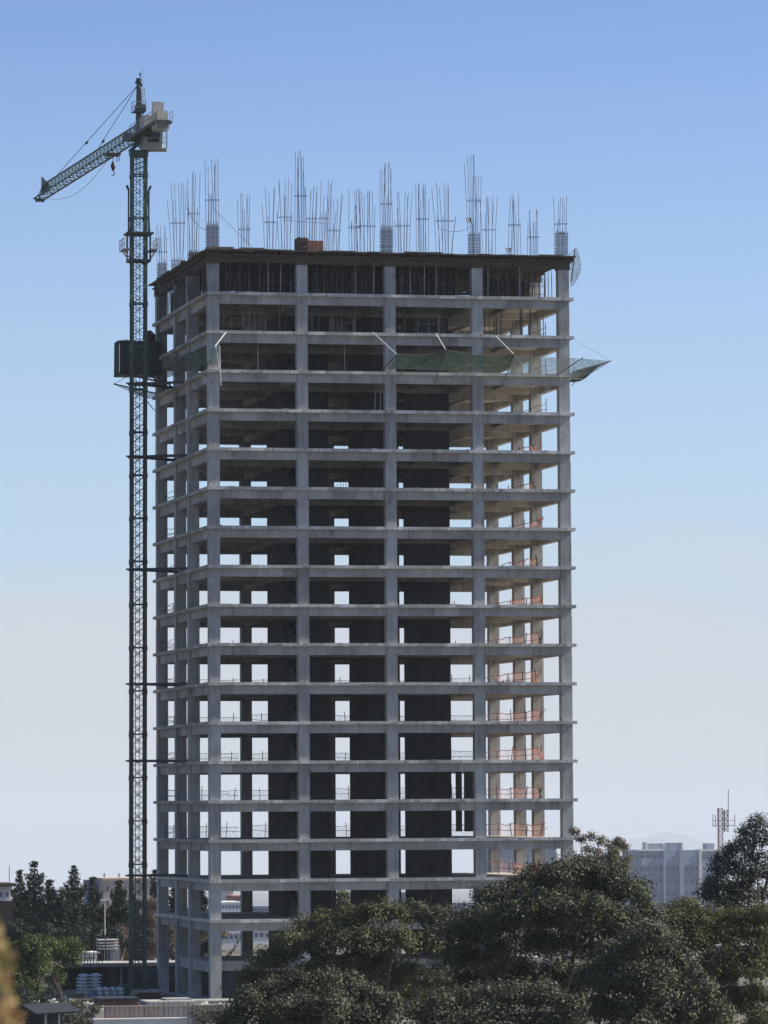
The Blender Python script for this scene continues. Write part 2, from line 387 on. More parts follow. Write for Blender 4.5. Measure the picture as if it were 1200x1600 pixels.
# ================================================================== THINGS ON AND AROUND THE TOWER
# --- shoring props on the two top storeys
def prop_mesh(h, ma):
    b = MB(); b.bar((0, 0, 0), (0, 0, h * .62), .045, n=6); b.bar((0, 0, h * .62), (0, 0, h), .032, n=6)
    b.box(-.09, .09, -.09, .09, 0, .012); b.box(-.09, .09, -.09, .09, h - .02, h)
    me = b.build('proto', ma); d = me.data; bpy.data.objects.remove(me); return d
pmA = prop_mesh(3.43, 'prop'); pmB = prop_mesh(3.43, 'proplight'); pmC = prop_mesh(3.38, 'prop')
pmD = prop_mesh(3.35, 'proplight')
bayn = ['leftmost', 'second', 'third', 'rightmost']
def prop(me, x, y, z, label, grp, tilt=.02):
    o = bpy.data.objects.new('shoring_prop', me); C.objects.link(o); o.location = (x, y, z)
    o.rotation_euler = (rnd.uniform(-tilt, tilt), rnd.uniform(-tilt, tilt), rnd.uniform(0, 1.5)); tag(o, label, 'prop', grp)
G1, G2 = 'props under the roof formwork', 'props one storey below the formwork'
for i in range(4):
    x0, x1 = CX[i] + CW + .3, CX[i+1] - .3; W_ = x1 - x0
    for q in range(7):
        light = rnd.random() < .45
        prop(pmB if light else pmA, x0 + W_*(q+rnd.uniform(.2, .8))/7, rnd.uniform(.5, 1.0), Z[17], f'{"pale" if light else "dark"} prop, {ORD[q]} from left in the front edge row under the formwork, {bayn[i]} bay', G1)
    for q in range(12):
        prop(pmA, x0 + W_*(q+rnd.random())/12, rnd.uniform(4, 9), Z[17], f'dark prop, {ORD[q]} from left in the deepest row under the formwork, {bayn[i]} bay', G1, .03)
    for q in range(9): prop(pmA, x0 + W_*(q+rnd.random())/9, rnd.uniform(1.3, 3.2), Z[17], f'dark prop, {ORD[q]} from left in the second row under the formwork, {bayn[i]} bay', G1, .05)
    n_ = 11 if i < 3 else 17
    for q in range(n_):
        pale = i < 3 and q % 2
        prop(pmD if pale else pmC, x0 + W_*(q+rnd.random())/n_, rnd.uniform(2.5, 9), Z[16], f'{"pale" if pale else "dark"} prop, {ORD[q]} from left, one storey below the formwork, {bayn[i]} bay', G2)
sb = [(1.5, 11.4, 'nearest'), (12.8, 18.8, 'middle'), (20.2, 29.5, 'farthest')]
for (y0, y1, nmn) in sb:
    for q in range(8):
        prop(pmA, rnd.uniform(.45, 1.2), y0 + (y1-y0)*(q+.5)/8, Z[17], f'dark prop, {ORD[q]} from the right, left side edge under the formwork, {nmn} side bay', G1, .05)
    for q in range(14): prop(pmA, rnd.uniform(.12, .3), y0 - .9 + (y1-y0+1.2)*(q+.5)/14, Z[17], f'dark prop, {ORD[q]} from the right, outermost left side row under the formwork, {nmn} bay', G1, .06)
    if nmn != 'farthest':
        for q in range(7): prop(pmC, rnd.uniform(1.3, 3), y0 + (y1-y0)*(q+.5)/7, Z[16], f'dark prop, {ORD[q]} from the right, {nmn} left side bay, one storey below formwork', G2, .04)
# upright dark boards added inside the top storey to make it look dark
bb_ = 0
for i in range(4):
    x0, x1 = CX[i] + CW + .4, CX[i+1] - (.4 if i < 3 else 1.6)
    b = MB(); x = x0
    while x < x1 - .6:
        w_ = rnd.uniform(.5, 1.2); b.box(x, x + w_ - .05, 4.6 + rnd.uniform(0, .4), 5.1, Z[17] + .01, Z[17] + rnd.uniform(1.9, 3.1)); x += w_
        if rnd.random() < .25: x += rnd.uniform(.3, .8)
    tag(b.build('darkening_boards', 'woodshade'), f'dark row of shutter boards added to darken the top storey behind the {bayn[i]} bay', 'shutter boards', 'shutter boards added to darken the top storey')
for (y0, y1, nmn) in sb_ if False else ((1.8, 11.2, 'nearest'), (12.9, 18.7, 'middle'), (20.4, 29.3, 'farthest')):
    b = MB(); y = y0
    while y < y1 - .6:
        w_ = rnd.uniform(.6, 1.3); b.box(1.6, 1.75 + rnd.uniform(0, .3), y, y + w_ - .05, Z[17] + .01, Z[17] + rnd.uniform(2.2, 3.3)); y += w_
        if nmn == 'farthest' and rnd.random() < .4: y += .8
    tag(b.build('darkening_boards', 'woodshade'), f'dark row of shutter boards added to darken the top storey, {nmn} left side bay', 'shutter boards', 'shutter boards added to darken the top storey')
# scaffold frames between the props
def frame(x, y, z, wd, h, label, grp):
    b = MB()
    for a in (-wd/2, 0, wd/2): b.bar((x+a, y, z), (x+a, y, z+h), .03)
    for c in (.25, .6, .97): b.bar((x-wd/2, y, z+h*c), (x+wd/2, y, z+h*c), .025)
    for q in range(5): b.bar((x-wd/2+wd*(q+.5)/5, y, z+h*.6), (x-wd/2+wd*(q+.5)/5, y, z+h*.97), .02)
    tag(b.build('scaffold_frame', 'prop' if z > Z[16] + 1 else 'proplight'), label, 'scaffold frame', grp)
for i in range(4):
    xm = (CX[i] + CX[i+1] + CW) / 2
    frame(xm - 1.9, 1.9, Z[17], 1.9, 2.1, f'dark ladder-like scaffold frame left of centre under the formwork in the {bayn[i]} bay', 'scaffold frames under the formwork')
    frame(xm + 1.9, 2.4, Z[17], 1.9, 2.1, f'dark ladder-like scaffold frame right of centre under the formwork in the {bayn[i]} bay', 'scaffold frames under the formwork')
    if i < 3: frame(xm + .4, 4.5, Z[16], 2.2, 2.3, f'pale scaffold frame inside the {bayn[i]} bay one storey below the formwork', 'scaffold frames one storey lower')
# single props on lower storeys
for (px, lv, lab) in ((403, 15, 'lone thin prop standing in the leftmost bay on the storey of the green nets'), (538, 15, 'lone thin prop in the second bay on the storey of the green nets'), (586, 14, 'thin prop left of the third column line, just below the green nets'), (594, 14, 'thin prop nearest the third column, just below the green nets')):
    p = GY(px, 1280 - (Z[lv]-14) * 16.4, 1.5); prop(pmD, p.x, 1.5, Z[lv], lab, None)

# --- rebar cages on the roof
cages = [  # px centre, px width, top y, px of dense stirrups (0 none), building depth Y, bars, flare, words
 (253, 13, 352, 34, 30.2, 5, 0, 'leftmost rebar cage at the far left corner of the roof'),
 (278, 18, 285, 22, 20, 6, .5, 'flared rebar cage with a squat tied base on the left roof edge'),
 (302, 15, 269, 20, 12.2, 7, .1, 'tall straight rebar cage next left of the corner cage'),
 (332, 18, 248, 42, .9, 7, 0, 'rebar cage over the near left corner column'),
 (382, 16, 302, 0, 19.4, 6, .05, 'slim rebar bundle with no tied base, alone over the leftmost bay'),
 (422, 14, 292, 0, 12, 5, .5, 'leaning rebar bundle fanning out right of the lone slim bundle'),
 (446, 16, 278, 16, 12, 6, .4, 'splayed short-based rebar cage just left of the wooden form box'),
 (470, 16, 234, 0, .9, 7, .05, 'tallest rebar cage rising out of the wooden form box'),
 (487, 12, 290, 0, 6, 5, .2, 'short rebar bundle rising behind the red plywood box'),
 (506, 12, 280, 0, 12, 5, .5, 'rebar bundle leaning right just past the red plywood box'),
 (522, 16, 303, 0, 19.4, 6, .5, 'rebar bundle leaning right, second past the red plywood box'),
 (554, 14, 294, 0, 19.4, 5, .2, 'thin rebar bundle, first left of the cluster by the third column cage'),
 (573, 24, 298, 0, 14, 8, .2, 'wide rebar bundle just left of the third column cage'),
 (604, 17, 254, 44, .9, 7, -.25, 'tall rebar cage with dense lattice base over the third front column'),
 (629, 18, 299, 0, 12, 7, .35, 'rebar bundle fanning just right of the third column cage'),
 (660, 16, 286, 14, 8, 7, .1, 'rebar cage with low tied base over the middle of the third bay'),
 (695, 22, 284, 12, 12, 8, .7, 'widely flared rebar cage over the right half of the third bay'),
 (741, 16, 243, 36, .9, 7, .2, 'tall rebar cage over the fourth front column beside the floodlight'),
 (764, 16, 308, 0, 12, 5, .2, 'sparse rebar bundle just right of the fourth column cage'),
 (804, 17, 303, 0, 6, 5, -.3, 'leaning sparse rebar bundle right of the lower floodlight'),
 (833, 15, 328, 0, 12, 6, 0, 'short straight rebar bundle near the right end of the roof'),
 (877, 17, 307, 40, .9, 6, 0, 'rebar cage with dense lattice base over the right corner column'),
]
for (px, wd, ty, st_, Y, nb, fl, words) in cages:
    p = GY(px, 396, Y); d = (p - CAM).length; s = d / F; W_ = wd * s; top = GY(px, ty, Y).z; h = top - ROOF
    t = empty('rebar_cage', (p.x, Y, ROOF), words, 'rebar cage', 'rebar cages sticking up from the roof')
    hs = st_ * s if st_ else 0
    grid = []
    nb += 3
    for q in range(nb):
        a = -W_/2 + W_ * q / (nb - 1); yy = (-.45 if q % 2 else .45); grid.append((a, yy))
    for (a, yy) in grid:
        hh = h * rnd.choice((1, 1, .99, .93, .8, .62)) if q else h
        b = MB(); tx = a * (1 + fl) + (fl * .5 if px > 480 and px < 540 else 0) + rnd.uniform(-.22, .22); ty_ = yy + rnd.uniform(-.15, .15)
        z1 = ROOF + max(hs, .8)
        b.bar((p.x + a, Y + yy, ROOF - .5), (p.x + a, Y + yy, z1), .024, n=5)
        b.bar((p.x + a, Y + yy, z1), (p.x + a + (tx - a) * .4, Y + ty_, ROOF + hh * .6), .022, n=5); b.bar((p.x + a + (tx - a) * .4, Y + ty_, ROOF + hh * .6), (p.x + tx, Y + ty_, ROOF + hh), .022, n=5)
        b.build('bar', 'rebar', t)
    b = MB()
    def ring(z, r=.02, gr=1.0):
        x0, x1 = p.x - W_/2*gr - .03, p.x + W_/2*gr + .03
        for (A, B) in (((x0, Y-.47), (x1, Y-.47)), ((x1, Y-.47), (x1, Y+.47)), ((x1, Y+.47), (x0, Y+.47)), ((x0, Y+.47), (x0, Y-.47))): b.bar((*A, z), (*B, z), r)
    ring(ROOF + h * .55, .018, 1 + fl * .2); b.build('stirrups', 'rebar', t); b = MB()
    if hs:
        n_ = int(hs / .27)
        for q in range(n_): ring(ROOF + .1 + q * .27 + rnd.uniform(-.04, .04), .018)
        for (a, yy) in grid:
            b.bar((p.x + a, Y - yy, ROOF - .2), (p.x + a, Y - yy, ROOF + hs), .022)
            b.bar((p.x + a, Y - .46, ROOF - .2), (p.x + a, Y - .46, ROOF + hs * rnd.uniform(.9, 1.12)), .02)
    else: ring(ROOF + .5, .018)
    b.build('stirrups', 'rebar', t)
# form box around the tall cage, red plywood box, planks, guy wire, floodlights
p = GY(471, 392, .9)
b = MB(); 
for q in range(5): b.box(p.x - .55 + q * .22, p.x - .36 + q * .22, .2, .26, ROOF - .1, ROOF + 1.35 + rnd.uniform(-.05, .05))
b.box(p.x - .58, p.x - .52, .27, 1.45, ROOF - .05, ROOF + 1.3); b.box(p.x + .5, p.x + .56, .27, 1.45, ROOF - .05, ROOF + 1.3)
b.box(p.x - .6, p.x + .58, .14, .19, ROOF + .3, ROOF + .4); b.box(p.x - .6, p.x + .58, .14, .19, ROOF + .9, ROOF + 1.0)
tag(b.build('form_box', 'wood'), 'brown timber column form around the tallest rebar on the roof', 'column form')
p = GY(492, 392, 2.2)
b = MB(); b.box(p.x - .78, p.x + .78, 2.0, 3.2, ROOF - .02, ROOF + 1.25); b.box(p.x - .82, p.x + .82, 1.95, 3.25, ROOF + 1.25, ROOF + 1.3)
for q in range(4): b.box(p.x - .7 + q * .45, p.x - .62 + q * .45, 1.94, 1.998, ROOF, ROOF + 1.2)
tag(b.build('plywood_box', 'ply'), 'reddish plywood form box on the roof right of the brown timber form', 'plywood box')
for (px0, px1, hh, lab) in ((323, 366, .32, 'stack of planks at the near left corner of the roof deck'), (374, 414, .28, 'low stack of planks over the leftmost bay, right of the corner stack')):
    a = GY(px0, 392, .1); c = GY(px1, 392, .1); b = MB()
    for q in range(4): b.box(a.x + rnd.uniform(0, .2), c.x - rnd.uniform(0, .3), -.2 + .2 * q, -.03 + .2 * q, ROOF + .09, ROOF + hh - rnd.uniform(0, .08))
    tag(b.build('plank_stack', 'woodpale'), lab, 'planks')
for (px, py, Y, lab, rpx) in ((731, 344, .3, 'upper floodlight clamped to the tall rebar over the fourth column', 740), (793, 391, .2, 'lower floodlight on the roof deck edge', 797)):
    p = GY(px, py, Y); t = empty('floodlight', p, lab, 'floodlight')
    b = MB(); b.prism([(p.x-.05, Y+.05, p.z+.22), (p.x+.33, Y+.02, p.z+.22), (p.x+.33, Y+.02, p.z-.05), (p.x+.1, Y+.05, p.z-.2)], (0, .3, 0)); b.build('housing', 'black', t)
    b = MB(); b.prism([(p.x-.25, Y-.02, p.z+.2), (p.x+.2, Y-.03, p.z+.12), (p.x+.12, Y-.04, p.z-.24), (p.x-.12, Y-.03, p.z-.2)], (.0, .06, 0)); b.build('reflector', 'white', t)
    q = GY(rpx, py + 6, Y); b = MB(); b.bar((p.x+.25, Y+.15, p.z), (q.x, q.y+.2, q.z-.1), .03); b.bar((q.x, Y+.2, q.z-.1), (q.x, Y+.2, ROOF), .025); b.build('bracket', 'prop', t)
wires = [((290, 322), (323, 360), 8, 'thin wire sagging down to the corner cage on the roof'), ((335, 328), (394, 386), .9, 'taut wire running down right from the corner cage'), ((443, 344), (508, 349), 6, 'horizontal bar tied across the tallest cage'), ((740, 352), (684, 356), 1, 'cable drooping left from the upper floodlight')]
for (a, c, Y, lab) in wires:
    A = GY(*a, Y); B = GY(*c, Y); pts = [A.lerp(B, k / 8) - Vector((0, 0, .5 * math.sin(math.pi * k / 8) * (0 if 'taut' in lab or 'bar' in lab else 1))) for k in range(9)]
    tag(MB().path(pts, .016, n=4).build('wire', 'rebar'), lab, 'wire')
# rail strung over the whole front
A = Vector((.6, .15, ROOF + 1.25))
# --- nets
def net(name, rows, ma, label, poles, sup=None):
    t = empty(name, rows[0][0], label, 'safety net')
    MB().sheet(rows).build('netting', ma, t)
    for (a, c, r, mm) in poles: MB().bar(a, c, r, n=6).build('support_pole', mm, t)
    if sup: MB().path(sup, .04, n=5).build('rope', 'prop', t)
    return t
def grid(tl, tr, bl, br, nu, nv, sag=.5, scal=None):
    rows = []
    for j in range(nv + 1):
        v = j / nv; row = []
        for i in range(nu + 1):
            u = i / nu; a = tl.lerp(tr, u); c = bl.lerp(br, u); p = a.lerp(c, v)
            p = p + Vector((0, 0, -sag * math.sin(math.pi * v) * (.6 + .4 * math.sin(math.pi * u)) - (scal or 0) * math.sin(math.pi * ((u * 2) % 1)) * (1 - v)))
            p += Vector((0, rnd.uniform(-.05, .05), rnd.uniform(-.03, .03))); row.append(p)
        rows.append(row)
    return rows
zn = Z[15]
# front net: fixed to the slab edge, outer edge held up by poles 2.3 m out
tl = GY(601, 576, -.1); tr = GY(783, 583, -.1)
o1 = GY(620, 554, -2.2); o2 = GY(696, 546, -2.4); o3 = GY(803, 554, -2.2)
rows = []
for j in range(7):
    v = j / 6; row = []
    for i in range(17):
        u = i / 16; top = o1.lerp(o2, u / .42) if u < .42 else o2.lerp(o3, (u - .42) / .58)
        uu = u / .42 if u < .42 else (u - .42) / .58
        top = top - Vector((0, 0, .28 * math.sin(math.pi * uu))); bt = tl.lerp(tr, u)
        p = top.lerp(bt, v) - Vector((0, 0, .35 * math.sin(math.pi * v))) + Vector((0, rnd.uniform(-.06, .06), rnd.uniform(-.04, .04))); row.append(p)
    rows.append(row)
pk_ = lambda o, a: (o, GY(*a, -.05))
net('safety_net', rows, 'greennet', 'green safety net hung out along the front of the third and fourth bays',
    [(o1, GY(582, 519, -.05), .05, 'white'), (o2, GY(681, 521, -.05), .05, 'white'), (o3, GY(775, 526, -.05), .05, 'white'),
     (o1, GY(597, 578, -.05), .05, 'prop'), (o2, GY(679, 600, -.15), .045, 'prop'), (o3, GY(786, 601, -.15), .045, 'prop'), (GY(599, 578, -.1), GY(597, 601, -.1), .03, 'prop')], rows[0])
# net panel right, over the rightmost bay
rows = grid(GY(803, 556, -2.0), GY(905, 560, -2.2), GY(790, 585, -.05), GY(892, 586, -.05), 12, 5, .3)
net('safety_net', rows, 'palenet', 'pale see-through net in front of the rightmost bay', [(GY(911, 559, -2.2), GY(869, 586, -.1), .05, 'prop')])
# net projecting from the right side
e0 = Vector((36.0, 1.0, zn)); e1 = Vector((36.0, 17.5, zn))
o = GY(955, 564, 1.0); o_b = GY(930, 574, 11)
rows = []
A0 = GY(891, 583, .2); A1 = GY(893, 600, .2); B0 = GY(911, 559, -1.5)
for j in range(6):
    v = j / 5; row = []
    for i in range(13):
        u = i / 12; top = GY(908, 560, -1.2).lerp(o, u); bt = A0.lerp(GY(900, 596, 3.0), min(1, u * 1.6)).lerp(o, max(0, u - .5) * 2 if u > .5 else 0)
        p = top.lerp(bt, v) - Vector((0, 0, .4 * math.sin(math.pi * v) * math.sin(math.pi * u))); row.append(p)
    rows.append(row)
net('safety_net', rows, 'palenet', 'see-through net sticking out from the right corner like a beak',
    [(o, GY(893, 586, .3), .05, 'prop'), (o, GY(880, 521, .1), .015, 'prop'), (GY(893, 592, 1.2), GY(912, 592, 1.2), .05, 'proplight'), (GY(893, 603, .5), GY(903, 592, .5), .04, 'prop')])
rows = []
for j in range(5):
    v = j / 4; row = []
    for i in range(11):
        u = i / 10; a = GY(895, 580, 1.5).lerp(GY(950, 565, 1.5), u); c = GY(893, 596, 1.5).lerp(GY(936, 572, 1.5), u); p = a.lerp(c, v); p = p - Vector((0, 0, .5 * math.sin(math.pi * u) * v)); p.y += .8 * v; row.append(p)
    rows.append(row)
net('safety_net', rows, 'darknet', 'dark bunched net folded under the right corner beak net', [])
# torn net flapping off the top right corner
rows = []
prof = [(901, 387, 0), (905, 400, 1), (907, 412, 1.5), (906, 424, 1.5), (901, 437, 1), (894, 448, .4)]
lft = [(898, 390), (893, 402), (892, 412), (891, 422), (890, 434), (891, 448)]
for (a, c) in zip(lft, prof):
    rows.append([GY(a[0] + (c[0] - a[0]) * i / 4 + (c[2] * i / 4), a[1] + (c[1] - a[1]) * i / 4, .3 + .35 * math.sin(i * 1.4)) for i in range(5)])
net('safety_net', rows, 'palenet', 'torn net flapping beside the top right corner of the tower', [(GY(898.5, 388, .6), GY(893, 440, .4), .05, 'prop'), (GY(888, 400, .5), GY(899, 389, .6), .03, 'prop')])
# left side net: from the corner pole back to the loading platform
rows = grid(GY(343, 541, -1.2), GX(253, 557, -1.7), GX(326, 569, -.05), GX(262, 590, -.05), 14, 6, .5, .25)
net('safety_net', rows, 'sidenet', 'green safety net along the left side behind the corner column',
    [(GY(336, 541, -1.2), GY(353, 519, -.05), .05, 'white'), (GY(343, 541, -1.2), GY(345, 602, -.3), .045, 'white'), (GY(337, 541, -1.2), GY(343, 574, -.3), .035, 'white'),
     (GX(253, 557, -1.7), GX(313, 585, -.1), .04, 'prop'), (GX(318, 583, -.05), GX(334, 600, .3), .04, 'prop'), (GX(297, 588, -.05), GX(312, 607, .3), .04, 'prop')])
# small lower net sticking out left behind the mast
rows = grid(GX(178, 600, -5.5), GX(243, 613, -.1), GX(214, 611, -3.0), GX(243, 626, -.1), 8, 3, .35)
net('safety_net', rows, 'palenet', 'small sagging net sticking out left behind the crane mast, below the green box', [(GX(178, 600, -5.5), GX(244, 615, -.1), .07, 'prop'), (GX(178, 600, -5.5), GX(200, 588, -3.5), .025, 'prop'), (GX(205, 596, -3.5), GX(241, 641, -.1), .05, 'prop')])
# --- netted loading platform beside the mast, resting on struts
YP = 27.0
p0 = GY(187, 533, YP); p1 = GY(252, 533, YP); zb = GY(187, 585, YP).z
t = empty('loading_platform', (p0.x + 2, YP, zb), 'boxy platform wrapped in dark green netting hanging behind the crane mast', 'loading platform')
b = MB(); b.box(p0.x, p1.x, YP, YP + 3.4, zb, zb + .25)
for x in (p0.x + .05, (p0.x + p1.x) / 2, p1.x - .05):
    for y in (YP + .05, YP + 3.35): b.bar((x, y, zb), (x, y, p0.z), .05)
b.build('platform_frame', 'mast', t)
zt = p0.z
b = MB(); b.sheet([[(p0.x + (p1.x-p0.x)*i/8, YP - .03 + rnd.uniform(-.05, .05), z) for i in range(9)] for z in (zb + .02, zb + 1.1, zb + 2.2, zt - .2 + .25)]); b.build('front_netting', 'darknet', t)
b = MB(); b.sheet([[(p0.x - .03 + rnd.uniform(-.05, .05), YP + 3.4 * i / 4, z) for i in range(5)] for z in (zb, zb + 1.6, zt + .1)]); b.build('side_netting', 'darknet', t)
b = MB(); b.sheet([[(p0.x + (p1.x-p0.x)*i/6, YP + 3.4 * j / 3, zt + .08 + .12 * math.sin(i * 2 + j)) for i in range(7)] for j in range(4)]); b.build('top_netting', 'greennet', t)
b = MB()
for k in range(3):
    xx = p0.x + 3.2 + k * .5; b.bar((xx, YP + .2, zb), (xx + 3.2, YP + 1, zb - 3.3), .06)
b.bar((p0.x + .5, YP + .1, zb + .1), (1.2, YP + .3, zb - .9), .08)
b.build('strut', 'mast', t)
p = GY(237, 530, YP)
b = MB(); b.bar((p.x, YP + 1.2, p.z - .9), (p.x, YP + 1.2, p.z + .55), .62, n=14); b.bar((p.x, YP + 1.2, p.z + .55), (p.x, YP + 1.2, p.z + .85), .6, .3, 14); b.bar((p.x, YP + 1.2, p.z + .85), (p.x, YP + 1.2, p.z + .98), .22, n=10)
tag(b.build('water_tank', 'black', None, False), 'black plastic water tank on the netted platform right of the mast', 'water tank')
# --- guard rails at the far edge and orange mesh in the right bay, one storey after another
for k in range(2, 14):
    z = Z[k]; n = 17 - k
    if k >= 3:
        t = empty('guard_rail', (.6, 30.9, z), f'thin wire guard rail seen along the far edge, {ORD[n-1]} storey below the roof storey', 'guard rail', 'guard rails along the far edge')
        x = .8
        for a in range(4):
            x0, x1 = CX[a] + CW + .2, CX[a+1] - .1
            b = MB(); hh = rnd.uniform(.95, 1.3)
            for zz_ in (hh, hh * .55):
                b.path([(x0 + (x1-x0)*q/5, 30.95, z + zz_ + rnd.uniform(-.09, .06)) for q in range(6)], .022, n=4)
            b.build('rail', 'prop', t)
            for q in range(3):
                xx = x0 + (x1-x0)*(q+rnd.uniform(.2, .8))/3; MB().bar((xx, 30.95, z), (xx + rnd.uniform(-.12, .12), 30.9, z + hh + rnd.uniform(0, .5)), .03).build('post', 'prop', t)
            b = MB(); b.sheet([[(x0 + (x1-x0)*q/5, 30.97, z + h_ + rnd.uniform(-.1, .05)) for q in range(6)] for h_ in (.02, hh)]); b.build('mesh', 'greywire', t)
        # side return at the left end
        b = MB()
        for zz_ in (.55, 1.05): b.path([(.7, 20.3 + q * 1.8, z + zz_ + rnd.uniform(-.15, .1)) for q in range(6)], .022, n=4)
        b.build('rail', 'prop', t)
        for q in range(2): MB().bar((.7, 22 + q * 5.5, z), (.7, 22.2 + q * 5.5, z + 1.5), .03).build('post', 'prop', t)
    t = empty('barrier', (33.9, 5, z), f'orange mesh barrier in the rightmost bay, {ORD[n-1]} storey below the roof storey', 'barrier', 'orange mesh barriers in the rightmost bay')
    y0 = rnd.uniform(4.5, 8.5); ys = [y0 + (30 - y0) * q / 12 for q in range(13)]; hh = rnd.uniform(1.0, 1.25)
    cover = {12: 5, 11: 6, 10: 5}.get(k, 10 if k < 9 else 8)
    tops = [hh + rnd.uniform(-.12, .12) for _ in ys]
    b = MB(); b.sheet([[(33.9 + rnd.uniform(-.05, .05), y, z + (.05 if f_ == 0 else tp * f_)) for y, tp in list(zip(ys, tops))[:cover]] for f_ in (0, .5, 1)]); b.build('plastic_mesh', 'orange', t)
    M.setdefault('redbar', mat('red_tape', (.50, .20, .15), .7, .3, 2))
    b = MB(); b.path([(33.85, y, z + tp) for y, tp in zip(ys, tops)], .03, n=4); b.build('top_tape', 'redbar' if k < 11 else 'prop', t)
    b = MB(); b.path([(33.85, y, z + tp * .5) for y, tp in zip(ys, tops)], .025, n=4); b.build('rail', 'prop', t)
    for q in range(0, 13, 3): MB().bar((33.8, ys[q], z), (33.8 + rnd.uniform(-.2, .2), ys[q], z + hh + rnd.uniform(0, .5)), .035).build('post', 'prop', t)
    b = MB()
    for q in range(4):
        a = rnd.uniform(-.5, .5); b.bar((33.7 + a, y0 - .2, z), (33.7 + a * -1.2, y0 - .4, z + rnd.uniform(.8, 1.5)), .03)
    b.build('brace', 'redbar' if k % 2 else 'prop', t)
for k in (14, 15, 16):
    z = Z[k]; t = empty('guard_rail', (33.9, 3, z), f'dark wire rail in the rightmost bay, {ORD[16-k]} storey below the roof storey', 'guard rail')
    b = MB()
    for zz_ in (.6, 1.1): b.path([(33.9, 3 + q * 4, z + zz_ + rnd.uniform(-.08, .08)) for q in range(7)], .022, n=4)
    b.build('rail', 'prop', t)
    for q in range(4): MB().bar((33.9, 3.2 + q * 6, z), (33.9, 3.3 + q * 6, z + 1.6), .03).build('post', 'prop', t)

for k, x0_, n_, lab in ((4, 26.9 - 8, 26, 'short starter bars along the slab edge low in the third bay'), (12, 10.5, 12, 'short starter bars along the slab edge high in the second bay'), (9, 20, 16, 'row of short starter bars on the slab edge of the third bay at mid height'), (15, 20.5, 14, 'row of short starter bars behind the green net'), (7, 28, 10, 'few starter bars on the slab edge of the rightmost bay')):
    b = MB()
    for q in range(n_):
        x = x0_ + q * .27; b.bar((x, .35, Z[k] - .05), (x + rnd.uniform(-.1, .1), .3, Z[k] + rnd.uniform(.15, .5)), .02)
    b.bar((x0_, .36, Z[k] + .03), (x0_ + n_ * .27, .36, Z[k] + .03), .02)
    tag(b.build('starter_bars', 'rebar'), lab, 'starter bars')


# ================================================================== THE TOWER CRANE
YC = 15.5
pc = GY(213.5, 900, YC); cx, cy = pc.x, YC
cr = empty('tower_crane', (cx, cy, 0), 'green and dark steel tower crane with a long lattice jib, left of the concrete tower', 'tower crane')
H = .66; zc = GY(213.5, 243, YC).z
SW = math.atan2(.02, 1)
def P4(i, z, h=H): a, b_ = ((-1, -1), (1, -1), (1, 1), (-1, 1))[i]; return Vector((cx + a * h, cy + b_ * h, z))
sec = 4.2; nsec = int(zc / sec) + 1
for s_ in range(nsec):
    z0 = s_ * sec; z1 = min(zc, z0 + sec); b = MB()
    if z1 - z0 < .3: continue
    for i in range(4): b.bar(P4(i, z0 + .02), P4(i, z1 - .02), .095, up=(1, 0, 0))
    for i in range(4):
        j = (i + 1) % 4
        b.bar(P4(i, z0 + .06), P4(j, z0 + .06), .06); 
        n = 4; hh = (z1 - z0) / n
        for q in range(n):
            a0, a1 = z0 + q * hh, z0 + (q + 1) * hh
            if i in (0, 2):
                b.bar(P4(i, a0), P4(j, a1), .026); b.bar(P4(j, a0), P4(i, a1), .026)
            else: b.bar(P4(i, a0) if q % 2 else P4(j, a0), P4(j, a1) if q % 2 else P4(i, a1), .04)
    lad = MB()
    lad.bar((cx - .25, cy, z0), (cx - .25, cy, z1), .03); lad.bar((cx + .12, cy, z0), (cx + .12, cy, z1), .03)
    for q in range(10): lad.bar((cx - .25, cy, z0 + q * (z1 - z0) / 10), (cx + .12, cy, z0 + q * (z1 - z0) / 10), .018)
    for i in range(4):                                # connection sleeves
        p_ = P4(i, z0); b.box(p_.x - .14, p_.x + .14, p_.y - .14, p_.y + .14, z0 - .22 if s_ else z0, z0 + .22)
    ms = b.build('mast_section', 'crane' if (z0 > 55 or z0 < 12) else 'mast', cr)
    sub(lad.build('ladder', 'mast'), ms)
# climbing cage with platforms
def zAt(py): return GY(213.5, py, YC).z
b = MB(); h2 = .98
for i in range(4): b.bar(P4(i, zAt(408), h2), P4(i, zAt(366), h2), .08)
for py in (408, 366): 
    for i in range(4): b.bar(P4(i, zAt(py), h2), P4((i+1) % 4, zAt(py), h2), .1)
for sx in (-1, 1):
    b.bar((cx + sx * 1.0, cy, zAt(366)), (cx + sx * 1.0, cy, zAt(296)), .07); b.bar((cx + sx * 1.0, cy, zAt(297)), (cx + sx * 1.2, cy, zAt(290)), .1)
    b.bar((cx + sx * 1.0, cy - .7, zAt(366)), (cx + sx * .75, cy - .7, zAt(300)), .045)
b.build('climbing_cage', 'mast', cr)
for sx in (-1, 1):
    b = MB(); zp = zAt(392); x0, x1 = cx + sx * 1.0, cx + sx * 1.65
    b.box(min(x0, x1), max(x0, x1), cy - 1.4, cy + 1.4, zp, zp + .1)
    b.bar((x0, cy, zp - .9), (x1, cy, zp), .05); b.bar((x0, cy - 1, zp - .9), (x1, cy - 1, zp), .05)
    pl = b.build('platform', 'cranegrey', cr)
    b = MB()
    for yy in (-1.4, -.5, .5, 1.4):
        b.bar((x1, cy + yy, zp), (x1, cy + yy, zp + 1.1), .03)
    for zz_ in (.55, 1.1):
        b.bar((x1, cy - 1.4, zp + zz_), (x1, cy + 1.4, zp + zz_), .025)
        b.bar((x0, cy - 1.4, zp + zz_), (x1, cy - 1.4, zp + zz_), .025)
    sub(b.build('railing', 'cranegrey'), pl)
